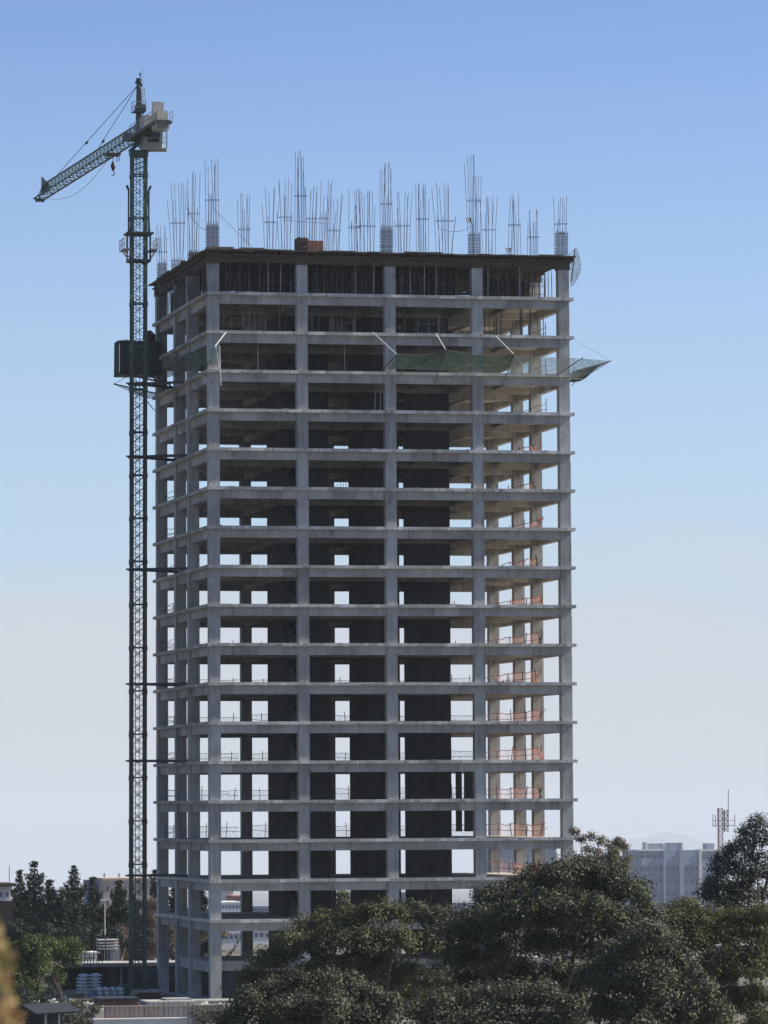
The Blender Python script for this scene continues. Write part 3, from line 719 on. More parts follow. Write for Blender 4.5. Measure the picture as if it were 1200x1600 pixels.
b = MB(); zp = zAt(366); b.box(cx - 1.3, cx + 1.3, cy - 1.2, cy + 1.2, zp - .05, zp + .12); b.build('collar', 'mast', cr)
# slewing ring, tower head, jib and counter jib
b = MB(); b.bar((cx, cy, zc - .1), (cx, cy, zc + .25), .95, n=16); b.box(cx - .85, cx + .85, cy - .85, cy + .85, zc + .25, zc + .45)
b.build('slewing_ring', 'crane', cr)
zj = zAt(214)
jd = Vector((-12.4, 40.5, 0)); 
U = Vector((math.cos(YAW), -math.sin(YAW), 0)); 
tip = V(57, 313, 512) ; jd = Vector((tip.x - cx, tip.y - cy, 0)); JL = jd.length; jd.normalize(); js = Vector((-jd.y, jd.x, 0))
base = Vector((cx, cy, zj))
b = MB()
for i in range(4):
    q = P4(i, zc + .45, .8); b.bar(q, Vector((cx, cy, 0)) + js * (.6 if i in (1, 2) else -.6) + jd * (.6 if i in (2, 3) else -.6) + Vector((0, 0, zj + .15)), .16)
b.obox(base + Vector((0, 0, .15)), jd, js, 2.0, 1.7, .3)
b.build('turntable', 'crane', cr)
apex = GY(214, 128, YC)
b = MB(); b.bar(base + Vector((0, 0, .2)), Vector((cx, cy, apex.z)), .30, .20); b.build('tower_head', 'mast', cr)
b = MB(); b.bar((cx + .45, cy, zj + .6), (cx + .38, cy, apex.z - .6), .03); b.bar((cx + .75, cy, zj + 2.5), (cx + .55, cy, apex.z - .6), .03)
for q in range(18): zz_ = zj + 1 + q * .33; b.bar((cx + .2, cy, zz_), (cx + .5, cy, zz_), .02)
b.build('head_ladder', 'cranegrey', cr)
zw = zAt(168)
b = MB(); b.box(cx - .6, cx + .55, cy - .6, cy + .6, zw - .5, zw - .38); b.box(cx - .35, cx + .6, cy - .5, cy + .5, zw - .36, zw + .25); b.build('winch', 'mast', cr)
b = MB()
for (dx, dy) in ((-.65, -.6), (.6, -.6), (-.65, .6), (.6, .6)): b.bar((cx + dx, cy + dy, zw - .5), (cx + dx, cy + dy, zw + .5), .03)
for zz_ in (0, .5): b.bar((cx - .65, cy - .6, zw + zz_), (cx + .6, cy - .6, zw + zz_), .025); b.bar((cx - .65, cy - .6, zw + zz_), (cx - .65, cy + .6, zw + zz_), .025)
b.build('winch_cage', 'cranegrey', cr)
b = MB(); b.bar((cx, cy, apex.z - .1), (cx, cy, apex.z + .35), .28, n=10); b.bar((cx + .12, cy, apex.z + .3), (cx + .12, cy, apex.z + 1.0), .03); b.box(cx + .05, cx + .2, cy - .06, cy + .06, apex.z + .6, apex.z + .85); b.bar((cx - .35, cy, apex.z), (cx + .35, cy, apex.z - .35), .1); b.build('apex_pulley', 'mast', cr)
# jib: triangular lattice, bay 1.3 m
b = MB(); hj = 1.25; wj = .62; nb_ = int(JL / 1.7); 
def J(s_, side, up): return base + jd * s_ + js * side * wj + Vector((0, 0, up))
top_ = lambda s_: J(s_, 0, hj + .1)
for sd_ in (-1, 1): b.bar(J(0, sd_, .05), J(JL, sd_, .05), .062)
b.bar(top_(.3), top_(JL - 2.0), .062); b.bar(top_(JL - 2.0), J(JL, 0, .1), .06)
for q in range(nb_):
    s0 = JL * q / nb_; s1 = JL * (q + 1) / nb_; sm = (s0 + s1) / 2
    if sm < JL - 2:
        for sd_ in (-1, 1): b.bar(J(s0, sd_, .05), top_(sm), .026); b.bar(J(s1, sd_, .05), top_(sm), .026)
    b.bar(J(s0, -1, .05), J(s0, 1, .05), .028); b.bar(J(s0, -1 if q % 2 else 1, .05), J(s1, 1 if q % 2 else -1, .05), .022)
b.bar(J(JL, -1, .05), J(JL, 1, .05), .07); 
jib = b.build('jib', 'crane', cr)
b = MB(); b.obox(J(4.2, 0, .55), jd, js, 1.6, 1.0, .7); sub(b.build('jib_winch', 'mast'), jib)
b = MB(); f0 = J(JL - 1.2, 0, 0); b.prism([f0 + Vector((0, 0, .3)), f0 + jd * -.2 + Vector((-.0, 0, 2.3)), f0 - jd * 5.5 + Vector((0, 0, .5)), f0 - jd * 4 + Vector((0, 0, .2))], js * .06)
b.build('tip_flag', 'black', cr).data.materials[0] = M['black']
b = MB(); b.obox(J(JL - .3, 0, -.15), jd, js, .8, .9, .25); b.build('tip_pulley', 'mast', cr)
for (frac, nmn) in ((.80, 'a'), (.385, 'b')):
    b = MB(); b.bar(Vector((cx, cy, apex.z - .2)), top_(JL * frac) + Vector((0, 0, .1)), .035, n=5); tb = b.build('tie_rod', 'mast', cr)
    kk = .62 if frac > .5 else .86
    q = Vector((cx, cy, apex.z - .2)).lerp(top_(JL * frac), kk); b = MB(); b.bar(q, q + (top_(JL * frac) - q).normalized() * .5, .13, n=8); sub(b.build('coupling', 'mast'), tb)
# counter jib
CL = 10.7
b = MB()
for sd_ in (-1, 1):
    b.bar(base - jd * 0 + js * sd_ * .75, base - jd * CL + js * sd_ * .75, .13)
for q in range(9):
    s0 = CL * q / 9; s1 = CL * (q + 1) / 9
    b.bar(base - jd * s0 + js * .75, base - jd * s0 - js * .75, .08); b.bar(base - jd * s0 + js * .75, base - jd * s1 - js * .75, .05); b.bar(base - jd * s1 + js * .75, base - jd * s0 - js * .75, .05)
b.obox(base - jd * CL * .5 + Vector((0, 0, .16)), jd, js, CL, 1.3, .04)
cj = b.build('counter_jib', 'crane', cr)
b = MB()
for q in range(10):
    for sd_ in (-1, 1): p_ = base - jd * (CL * q / 9.) + js * sd_ * .95; b.bar(p_, p_ + Vector((0, 0, 1.05)), .022)
for sd_ in (-1, 1):
    for zz_ in (.55, 1.05): b.bar(base + js * sd_ * .95 + Vector((0, 0, zz_)), base - jd * CL + js * sd_ * .95 + Vector((0, 0, zz_)), .02)
sub(b.build('railing', 'cranegrey'), cj)
b = MB(); b.bar(Vector((cx, cy, apex.z - .2)), base - jd * (CL * .72) + Vector((0, 0, .3)), .022, n=5); b.build('tie_rod', 'cranegrey', cr)
for q in range(3):
    b = MB(); c_ = base - jd * (CL - .5 - q * .62) + Vector((0, 0, .1)); b.obox(c_ + Vector((0, 0, .1)), jd, js, .5, 1.05, 1.85 - .2 * (q % 2)); b.obox(c_ + Vector((0, 0, -.4)), jd, js, .50, 1.35, .7)
    b.build('counterweight', 'ballast', cr)
b = MB(); b.obox(base - jd * (CL * .3) + Vector((0, 0, .95)), jd, js, 1.6, .8, 1.3); b.build('machinery_cabinet', 'cranegrey', cr)
b = MB(); b.obox(base - jd * (CL * .78) + Vector((0, 0, 1.3)), jd, js, .3, 1.1, 1.9); b.build('control_panel', 'cranegrey', cr)
# cab hanging on the right side
cc = base + Vector((1.3, -.6, -.3)); ux = Vector((1, -.22, 0)).normalized(); uy = Vector((.22, 1, 0)).normalized()
b = MB(); b.obox(cc, ux, uy, 1.9, 1.5, 1.9); b.obox(cc + Vector((0, 0, 1.0)), ux, uy, 2.05, 1.65, .1); b.obox(cc + Vector((.1, 0, -1.02)), ux, uy, 2.5, 1.7, .14)
cab = b.build('operator_cab', 'cranegrey', cr)
b = MB(); b.obox(cc + ux * .15 - uy * .76 + Vector((0, 0, .2)), ux, uy, 1.2, .04, 1.1); b.obox(cc + ux * .96 + Vector((0, 0, .2)), uy, ux, 1.0, .04, 1.1); sub(b.build('window', 'darkglass'), cab)
b = MB()
for a in (-1.1, -.2, .7, 1.35): b.bar(cc + ux * a - uy * .85 + Vector((0, 0, -1)), cc + ux * a - uy * .85 + Vector((0, 0, .05)), .025)
for zz_ in (-.45, .05): b.bar(cc - ux * 1.1 - uy * .85 + Vector((0, 0, zz_)), cc + ux * 1.35 - uy * .85 + Vector((0, 0, zz_)), .025)
b.bar(cc + ux * 1.35 + uy * .7 + Vector((0, 0, -1)), cc + ux * 1.35 + uy * .7 + Vector((0, 0, 1.2)), .03); b.bar(cc + ux * 1.35 - uy * .85 + Vector((0, 0, -1)), cc + ux * 1.35 - uy * .85 + Vector((0, 0, 1.2)), .03)
sub(b.build('railing', 'cranegrey'), cab)
# trolley and hook
s_h = JL * .24; hp = J(s_h, 0, -.15)
b = MB(); b.obox(hp, jd, js, 1.4, 1.3, .22)
for a in (-.5, .5): b.bar(hp + jd * a - js * .5, hp + jd * a - js * .5 - Vector((0, 0, .7)), .04); b.bar(hp + jd * a + js * .5, hp + jd * a + js * .5 - Vector((0, 0, .5)), .04)
b.build('trolley', 'mast', cr)
zh = V(176, 266, (hp - CAM).length).z
b = MB()
for a in (-.12, .12): b.bar(hp + jd * a, Vector((hp.x, hp.y, zh + .5)) + jd * a, .018)
b.build('hoist_rope', 'mast', cr)
b = MB(); b.bar((hp.x, hp.y, zh + .55), (hp.x, hp.y, zh + .1), .12, .26, 10); b.bar((hp.x, hp.y, zh + .1), (hp.x, hp.y, zh - .35), .26, .1, 10)
hk = [Vector((hp.x + .16 * math.cos(a), hp.y, zh - .62 + .18 * math.sin(a))) for a in [math.pi / 2 - k * .55 for k in range(9)]]; b.path(hk, .05, n=6)
b.build('hook_block', 'black', cr)
pts = [J(JL - 1, -.5, 0).lerp(J(JL * .3, -.5, 0), k / 14) - Vector((0, 0, 1.6 * math.sin(math.pi * k / 14))) for k in range(15)]
MB().path(pts, .018, n=4).build('slack_cable', 'cranegrey', cr)
# wall ties
for (py, wd) in ((600, .12), (714, .13), (890, .13), (1069, .11), (1189, .11), (1368, .11)):
    z = zAt(py); b = MB()
    for i in range(4): b.bar(P4(i, z, .82), P4((i+1) % 4, z, .82), .11)
    b.bar((cx - 1.35, cy - .8, z), (cx + .8, cy - .8, z), .07)
    b.bar((cx + .8, cy - .8, z), (.3, 12.3, z), wd); b.bar((cx + .8, cy + .8, z), (.3, 19.2, z), wd); b.bar((cx + .8, cy - .8, z - .05), (.3, 19.0, z - .05), .07)
    b.build('wall_tie', 'mast', cr)
b = MB(); b.box(cx - 2.2, cx + 2.2, cy - 2.2, cy + 2.2, -.1, .55); b.build('foundation_block', 'parapet', cr)
cr.rotation_euler.y = .0038      # the mast leans a hand's breadth towards the tower, as on the photograph
# ================================================================== VEGETATION
nr = np.random.default_rng(11)
def leaf_mesh(name, cen, nrm, L_, W_, ma, parent):
    n = len(cen)
    a = nr.normal(size=(n, 3)); nrm = nrm / np.linalg.norm(nrm, axis=1, keepdims=True)
    u = np.cross(nrm, a); u /= np.linalg.norm(u, axis=1, keepdims=True); v = np.cross(nrm, u)
    s = nr.uniform(.65, 1.3, (n, 1)); l = u * (L_ / 2) * s; w_ = v * (W_ / 2) * s
    vv = np.stack([cen - l, cen - w_ + nrm * W_ * .12, cen + l, cen + w_ + nrm * W_ * .12], 1).reshape(-1, 3)
    me = bpy.data.meshes.new(name); me.vertices.add(4 * n); me.vertices.foreach_set('co', vv.ravel())
    me.loops.add(4 * n); me.loops.foreach_set('vertex_index', np.arange(4 * n, dtype=np.int32))
    me.polygons.add(n); me.polygons.foreach_set('loop_start', np.arange(0, 4 * n, 4, dtype=np.int32)); me.polygons.foreach_set('loop_total', np.full(n, 4, dtype=np.int32))
    me.update(); me.validate(); o = bpy.data.objects.new(name, me); C.objects.link(o); me.materials.append(ma)
    if parent is not None: o.parent = parent; o.matrix_parent_inverse = Matrix.Translation(parent.location).inverted()
    return o
def clumps(cen, r3, rc, dens):
    """points of leaves on small clumps spread over an ellipsoid; returns positions and outward directions"""
    P = []; D = []; R_ = max(r3)
    k = max(9, int(7.5 * (r3[0] * r3[2] + r3[0] * r3[1]) / 2 / rc ** 2 * .9))
    d = nr.normal(size=(k, 3)); d /= np.linalg.norm(d, axis=1, keepdims=True); d[:, 2] = np.where(d[:, 2] < -.35, -d[:, 2], d[:, 2])
    rr = nr.uniform(.35, 1.04, (k, 1)) ** .7; cc = np.array(cen) + d * np.array(r3) * rr
    for c, dd in zip(cc, d):
        rcl = rc * nr.uniform(.6, 1.35); n = int(dens * rcl ** 2 * nr.uniform(.6, 1.3)); q = nr.normal(size=(n, 3)); q /= np.linalg.norm(q, axis=1, keepdims=True)
        q[:, 2] *= .8
        P.append(c + q * rcl * nr.uniform(.45, 1.08, (n, 1))); D.append(q * .8 + dd * .4 + np.array([0, 0, .5]) + nr.normal(size=(n, 3)) * .55)
    return np.concatenate(P), np.concatenate(D)
def broadleaf(name, label, lobes, d, base_px, ma, leaf=(.19, .10), rc=.62, dens=130, group=None, flat=.8, cat='tree', bark='bark', trunk_r=.28, depthf=.9, twigs=0):
    b0 = V(base_px, 1400, d); b0.z = ground_z(b0.x, b0.y)
    t = empty(name, b0, label, cat, group); P = []; D = []; s = d / F
    tr = MB(); fork = Vector((b0.x, b0.y, 0)); zmin = min(V(x, y + r * .6, d).z for x, y, r, *_ in lobes)
    fork = Vector((b0.x, b0.y, max(.8, b0.z + (zmin - b0.z) * .55)))
    tr.path([b0 - Vector((0, 0, .3)), b0.lerp(fork, .5) + Vector((rnd.uniform(-.2, .2), rnd.uniform(-.2, .2), 0)), fork], trunk_r, trunk_r * .75, 8)
    mains = []
    for li, lb in enumerate(lobes):
        px, py, r = lb[:3]; dd = lb[3] if len(lb) > 3 else rnd.uniform(-1.5, 1.5)
        c = V(px, py, d + dd); rx = r * s
        p, q = clumps(c, (rx, rx * depthf, rx * flat), rc, dens); P.append(p); D.append(q)
        if li % 5 == 0 or not mains:
            mid = fork.lerp(c, .5) + Vector((rnd.uniform(-.6, .6), rnd.uniform(-.6, .6), rnd.uniform(-.8, 0))); r0_ = trunk_r * .42
            tr.path([fork, fork.lerp(mid, .5) + Vector((rnd.uniform(-.2, .2), 0, .2)), mid, mid.lerp(c, .55) + Vector((0, 0, .25)), c], r0_, trunk_r * .12, 6); mains.append((mid, c))
        else:
            mm_, mc = min(mains, key=lambda z: (z[1] - c).length); st0 = mm_.lerp(mc, rnd.uniform(.1, .6)); mid = st0.lerp(c, .5) + Vector((rnd.uniform(-.4, .4), rnd.uniform(-.4, .4), rnd.uniform(-.4, .1)))
            tr.path([st0, mid, c], trunk_r * .2, trunk_r * .08, 5)
        for _ in range(4):
            e = c + Vector((rnd.gauss(0, .5), rnd.gauss(0, .5), rnd.uniform(-.1, .7))) * rx; m2 = c.lerp(e, .5) + Vector((rnd.uniform(-.2, .2),) * 3); tr.path([c.lerp(mid, .3), m2, e], trunk_r * .10, .015, 4)
    for _ in range(twigs):
        lb = rnd.choice(lobes); c = V(lb[0] + rnd.uniform(-.6, .6) * lb[2], lb[1] + rnd.uniform(-.3, .9) * lb[2], d - lb[2] * s * .85); mn_ = min(mains, key=lambda z: (z[1] - c).length)[1]; tr.path([mn_, c], .04, .05, 4)
        e = c + Vector((rnd.uniform(-1, 1), -.3, rnd.uniform(.6, 1.8))); tr.path([c, c.lerp(e, .5) + Vector((rnd.uniform(-.2, .2), 0, 0)), e], .05, .02, 4)
    tr.build('trunk', bark, t)
    leaf_mesh('crown', np.concatenate(P), np.concatenate(D), leaf[0], leaf[1], ma, t); return t
LM = {
 'ficus': leafmat('leaf_dark_green', (.022, .028, .016), (.052, .060, .030), (.100, .106, .056), .42, .12),
 'ficus_olive': leafmat('leaf_olive', (.030, .038, .016), (.072, .080, .032), (.16, .158, .070), .42, .18),
 'yellowgreen': leafmat('leaf_yellow_green', (.032, .040, .014), (.070, .078, .026), (.14, .138, .05), .5, .25),
 'greygreen': leafmat('leaf_grey_green', (.030, .036, .020), (.066, .072, .040), (.12, .122, .075), .42, .15),
 'conifer': leafmat('needle_dark', (.010, .018, .014), (.020, .034, .024), (.045, .06, .036), .6, .08),
 'dark': leafmat('leaf_deep_green', (.010, .018, .013), (.020, .034, .022), (.055, .068, .038), .5, .12),
 'bright': leafmat('leaf_fresh_green', (.030, .048, .012), (.06, .088, .022), (.11, .13, .04), .5, .25),
 'brown': leafmat('leaf_dry_brown', (.07, .055, .035), (.12, .092, .062), (.18, .145, .10), .7, .25),
 'rust': leafmat('leaf_rust_green', (.07, .068, .04), (.13, .11, .065), (.20, .165, .10), .6, .25)}
FG = 'large trees in the foreground'
broadleaf('ficus_tree', 'huge dark green round-crowned tree in front of the right foot of the tower', [
  (740, 1440, 34), (770, 1412, 34), (800, 1402, 38), (835, 1385, 34), (870, 1375, 36), (910, 1370, 38), (950, 1378, 36), (985, 1400, 36), (1008, 1430, 30), (1020, 1462, 26),
  (720, 1470, 34), (765, 1460, 44, -2), (815, 1440, 48, -3), (870, 1430, 50, -3), (925, 1435, 50, -3), (970, 1455, 42, -3), (735, 1500, 34, -1), (780, 1500, 38, -2), (850, 1480, 40, -2.5), (905, 1485, 38, -2), (950, 1500, 30, -2), (700, 1500, 24), (850, 1400, 44, 2), (930, 1400, 44, 2), (800, 1450, 44, 3), (900, 1450, 55, 4), (1000, 1500, 30, -1), (770, 1535, 32, 2), (815, 1530, 36, 3), (865, 1528, 36, 3), (915, 1530, 36, 3), (730, 1540, 30, 2), (840, 1560, 36, 4), (900, 1560, 36, 4)], 270, 860, LM['ficus'], dens=270, group=FG, twigs=10)
broadleaf('ficus_tree', 'olive green tree left of the huge dark one, against the tower base', [
  (478, 1455, 24), (505, 1445, 26), (540, 1440, 26), (575, 1435, 28), (610, 1430, 26), (645, 1432, 26), (678, 1438, 24), (700, 1452, 22), (450, 1478, 24), (420, 1505, 24), (395, 1530, 24), (440, 1500, 28, -1), (480, 1485, 32, -1.5), (525, 1475, 34, -2), (570, 1475, 36, -2), (615, 1475, 34, -2), (660, 1480, 30, -1), (500, 1520, 34, -2), (550, 1515, 36, -2), (600, 1515, 30, -1), (640, 1525, 30, -.5), (690, 1540, 30), (400, 1560, 34), (600, 1550, 40, 1), (660, 1570, 40, 1), (375, 1575, 22, -1)], 288, 560, LM['ficus_olive'], dens=250, group=FG, bark='barkpale', twigs=14)
broadleaf('ficus_tree', 'grey green bushy crown at the bottom edge in front of the olive tree', [
  (395, 1572, 30), (430, 1555, 30), (465, 1542, 28), (500, 1540, 28), (540, 1548, 30), (575, 1562, 30), (605, 1578, 28), (450, 1585, 40, -1), (510, 1580, 44, -1.5), (560, 1595, 36, -1), (370, 1600, 30), (480, 1620, 50, -1), (580, 1620, 50, -1), (420, 1620, 40)], 248, 480, LM['greygreen'], dens=270, group=FG)
broadleaf('ficus_tree', 'olive crown along the bottom edge below the middle of the huge dark tree', [
  (650, 1590, 26), (690, 1578, 28), (730, 1568, 28), (770, 1562, 28), (810, 1560, 28), (850, 1562, 28), (885, 1572, 26), (720, 1605, 36, -1), (780, 1600, 40, -1), (840, 1602, 36, -1), (890, 1610, 30)], 236, 770, LM['greygreen'], dens=270, group=FG)
broadleaf('ficus_tree', 'wide grey green tree at the bottom right of the huge dark tree', [
  (930, 1530, 34), (965, 1500, 34), (1000, 1490, 34), (1035, 1492, 34), (1060, 1515, 32), (1085, 1545, 32), (960, 1550, 44, -1.5), (1010, 1540, 46, -2), (1050, 1560, 40, -1.5), (1000, 1590, 50, -2), (930, 1590, 40, -1), (1070, 1600, 44, -1), (1110, 1585, 30), (985, 1470, 28), (1020, 1465, 26)], 243, 1010, LM['greygreen'], dens=270, group=FG, bark='barkpale', twigs=5)
broadleaf('tree', 'yellowish green feathery tree at the right edge in front of the far apartment block', [
  (1050, 1432, 22), (1075, 1420, 22), (1062, 1450, 28), (1095, 1440, 28), (1125, 1445, 30), (1158, 1440, 28), (1190, 1435, 30), (1085, 1475, 36, -1), (1130, 1475, 38, -1), (1175, 1470, 38, -1), (1110, 1520, 42, -1), (1160, 1520, 44, -1), (1200, 1510, 40), (1130, 1570, 44), (1180, 1570, 44), (1200, 1610, 40), (1120, 1610, 40), (1060, 1480, 28)], 305, 1130, LM['yellowgreen'], leaf=(.22, .09), dens=250, group=FG)
broadleaf('tree', 'tall dark tree with an open top standing at the right edge beside the antenna mast', [
  (1182, 1290, 17), (1165, 1302, 12), (1195, 1312, 20), (1160, 1325, 17), (1142, 1330, 10), (1180, 1340, 22), (1130, 1345, 10), (1120, 1362, 13), (1148, 1358, 18), (1172, 1372, 24), (1200, 1365, 22), (1112, 1385, 14), (1135, 1390, 22), (1160, 1400, 26), (1120, 1410, 20), (1190, 1400, 22), (1140, 1420, 26), (1105, 1398, 10), (1180, 1432, 22)], 340, 1172, LM['dark'], rc=.68, dens=190, flat=.78)
broadleaf('tree', 'thin rusty green tree just right of the lower right corner of the tower', [
  (908, 1312, 5), (925, 1308, 7), (938, 1314, 6), (917, 1328, 10), (935, 1332, 10), (953, 1322, 6), (903, 1343, 9), (898, 1300, 2.5), (925, 1350, 22), (950, 1345, 16)], 420, 925, LM['rust'], rc=.5, dens=120, leaf=(.2, .1), trunk_r=.11)
broadleaf('tree', 'small rust brown tree in front of the left end of the far apartment block', [
  (968, 1317, 6), (975, 1327, 8), (960, 1332, 9), (950, 1345, 12), (978, 1345, 9), (970, 1360, 14), (965, 1318, 7)], 410, 965, LM['rust'], rc=.45, dens=190, leaf=(.2, .1), trunk_r=.12)
broadleaf('tree', 'fresh green bushy tree at the left edge below the conifers', [
  (25, 1490, 18), (45, 1482, 18), (62, 1495, 20), (30, 1515, 22), (55, 1520, 24), (20, 1545, 24), (50, 1550, 24), (10, 1500, 16), (70, 1515, 14)], 424, 40, LM['bright'], rc=.6, dens=170, leaf=(.24, .13))
broadleaf('tree', 'fresh green tree just left of the site shed, right of the bushy one', [
  (85, 1482, 15), (105, 1478, 14), (120, 1487, 13), (95, 1500, 16), (115, 1505, 12), (80, 1515, 14), (85, 1535, 15), (60, 1470, 12)], 430, 95, LM['bright'], rc=.6, dens=170, leaf=(.24, .13))
broadleaf('shrub', 'dark green shrubs left of the sack piles, before the site shed', [(62, 1545, 12), (78, 1552, 10), (40, 1540, 14), (55, 1556, 12)], 440, 60, LM['dark'], rc=.5, dens=170, cat='shrub', trunk_r=.1)
broadleaf('shrub', 'low dark shrub behind the lean-to at the bottom left', [(115, 1572, 9), (130, 1576, 10), (146, 1580, 9), (100, 1570, 8), (140, 1590, 12)], 400, 125, LM['greygreen'], rc=.5, dens=170, cat='shrub', trunk_r=.1)
broadleaf('tree', 'dark bushy undergrowth along the foot of the conifers', [(110, 1478, 14), (135, 1482, 14), (150, 1470, 12), (165, 1485, 12), (205, 1478, 12), (215, 1495, 12), (20, 1455, 18), (45, 1460, 16), (70, 1458, 16), (95, 1462, 14), (128, 1460, 14), (180, 1462, 12), (222, 1470, 10)], 540, 120, LM['dark'], rc=.6, dens=170, leaf=(.26, .14), trunk_r=.15)
broadleaf('shrub', 'dark shrub mass at the bottom left behind the blurred leaves', [
  (45, 1580, 22), (70, 1568, 14), (95, 1580, 12), (20, 1590, 24), (60, 1600, 26), (110, 1598, 16), (135, 1600, 14), (35, 1560, 14)], 392, 60, LM['dark'], rc=.6, dens=200, cat='shrub', trunk_r=.12)
broadleaf('shrub', 'small dark shrub on the pale wall at the foot of the tower', [
  (305, 1588, 11), (320, 1584, 11), (335, 1590, 11), (318, 1598, 14), (345, 1598, 10)], 385, 318, LM['greygreen'], rc=.5, dens=110, cat='shrub', trunk_r=.1)
broadleaf('tree', 'olive tree seen through the gap in the second bay at the base', [(535, 1402, 12), (540, 1412, 14), (530, 1420, 16), (545, 1425, 14)], 620, 537, LM['ficus_olive'], rc=.8, dens=80, leaf=(.35, .2))
broadleaf('tree', 'dry brown tree behind the crane mast, left of the tower', [
  (238, 1412, 10), (232, 1430, 12), (242, 1445, 13), (232, 1462, 14), (244, 1480, 14), (232, 1495, 12), (225, 1415, 7)], 560, 237, LM['brown'], rc=.55, dens=150, leaf=(.24, .12), bark='barkpale')
broadleaf('tree', 'dry brown tree seen through the left side of the tower base', [
  (268, 1440, 10), (270, 1458, 12), (268, 1475, 13), (272, 1492, 12), (285, 1450, 9), (318, 1455, 9), (322, 1470, 11), (335, 1450, 10), (350, 1462, 10)], 565, 270, LM['brown'], rc=.55, dens=150, leaf=(.24, .12), bark='barkpale')
broadleaf('tree', 'dry brown tree between the round conifer and the crane mast', [
  (192, 1455, 10), (185, 1470, 13), (200, 1480, 12), (178, 1490, 10), (195, 1495, 10)], 548, 190, LM['brown'], rc=.55, dens=150, leaf=(.24, .12), bark='barkpale')
def conifer(label, px, ytop, ybase, wpx, d, seed, droop=.25, lean=0, dens=1.0):
    r_ = random.Random(seed); top = V(px, ytop, d); b0 = V(px, 1400, d); b0.z = ground_z(b0.x, b0.y); H_ = top.z - b0.z; s = d / F; W0 = wpx * s / 2
    t = empty('conifer', b0, label, 'conifer', 'conifers behind the building site'); tr = MB(); tr.bar(b0, top, .35, .03, 8)
    P = []; D = []; z = .06
    while z < 1:
        z += .026 + .022 * r_.random()
        prof = (max(0, 1 - z) ** 1.05 * (.85 + .4 * math.sin(z * 37 + seed)) + .02) * 2.15
        nbr = 5 if z > .85 else 7
        for q in range(nbr):
            a = r_.uniform(0, 6.283); L0 = W0 * prof * r_.uniform(.5, 1.35) + .12; o = b0 + Vector((0, 0, H_ * min(z, .995)))
            dx, dy = math.cos(a), math.sin(a); n = max(4, int(L0 * 15 * dens))
            up = r_.uniform(-.12, .22)
            e = o + Vector((dx * L0, dy * L0, L0 * up)); 
            if L0 > .8: tr.bar(o, e, .05, .015, 4)
            for _ in range(n * 3):
                f = r_.random() ** .7; sag = -droop * L0 * math.sin(math.pi * f) + .38 * L0 * f ** 3
                p = o + Vector((dx * L0 * f, dy * L0 * f, L0 * up * f + sag)) + Vector((r_.gauss(0, .16), r_.gauss(0, .16), r_.gauss(0, .08))) * (1.2 - .6 * f) * 1.1
                P.append(p); D.append((r_.gauss(0, .6) - dy * .2, r_.gauss(0, .6), .8))
    tr.build('trunk', 'bark', t)
    P = np.array([tuple(p) for p in P]); D = np.array(D)
    return leaf_mesh('crown', P, D, .42, .15, LM['conifer'], t)
conifer('pointed dark conifer with the highest tip, leftmost pair, right one', 54, 1347, 1500, 62, 560, 3)
conifer('pointed dark conifer at the far left beside the white-roofed house', 31, 1361, 1500, 50, 566, 5)
conifer('shorter dark conifer just right of the highest tipped one', 78, 1376, 1500, 46, 556, 8)
conifer('pointed dark conifer in the middle of the conifer row', 115, 1354, 1500, 62, 560, 12)
conifer('broad drooping conifer low in front of the conifer row', 97, 1392, 1500, 62, 548, 14, .35)
conifer('slim dark conifer right of the middle one, before the beige building', 146, 1372, 1500, 40, 566, 17)
conifer('rounded dark conifer left of the crane mast', 186, 1377, 1500, 50, 562, 21)
conifer('conifer partly hidden behind the crane mast', 207, 1396, 1500, 40, 566, 22)
conifer('thin conifer tip just left of the tower, right of the crane mast', 242, 1360, 1500, 34, 575, 25, dens=.8)
conifer('conifer seen through the far left bay at the tower base', 272, 1385, 1500, 36, 580, 27)
conifer('conifer seen behind the near left corner at the tower base', 316, 1388, 1500, 36, 580, 29)

# ================================================================== FAR BUILDINGS
M['aptwall'] = concrete('apartment_plaster_hazed', (.25, .28, .35), panel=(12, 12, 7), pv=.06)  # blue-grey base colour carries part of the distance haze
M['aptwhite'] = mat('white_and_sunlit_plaster', (.62, .60, .56), .8, .1, .05)
M['aptdark'] = mat('window_glass_hazed', (.14, .16, .20), .4, .3, .3)  # glass colour lightened and blued to stand in for haze
M['beige'] = mat('beige_plaster', (.46, .38, .30), .85, .12, .1)
M['whitewall'] = mat('white_wall', (.66, .65, .62), .8, .12, .2)
M['redwall'] = mat('red_wall', (.34, .16, .12), .85, .15, .2)
def facade(name, label, px0, px1, ytop, d, storeys, spx, cols, wallm, deep=18, ybot=None, winm='aptdark', cat='building', fill=.55, wh=.5):
    a = V(px0, ytop, d); c = V(px1, ytop, d); zt = a.z; zg = ground_z(a.x, a.y) - 1; s = d / F
    x0, x1, y0 = a.x, c.x, a.y; y0 = (a.y + c.y) / 2
    t = empty(name, ((x0+x1)/2, y0 + deep/2, zg), label, cat)
    MB().box(x0, x1, y0, y0 + deep, zg, zt).build('wall', wallm, t)
    b = MB(); b.box(x0 - .15, x1 + .15, y0 - .15, y0 + deep + .15, zt, zt + .4); b.build('parapet', wallm, t)
    h = spx * s; cw = (x1 - x0) / cols
    for k in range(storeys):
        z = zt - (k + 1) * h + h * .25
        for q in range(cols):
            xx = x0 + cw * (q + .5); MB().box(xx - cw * fill / 2, xx + cw * fill / 2, y0 - .06, y0 + .1, z, z + h * wh).build('window', winm, t)
    return t, x0, x1, y0, zt, zg, s
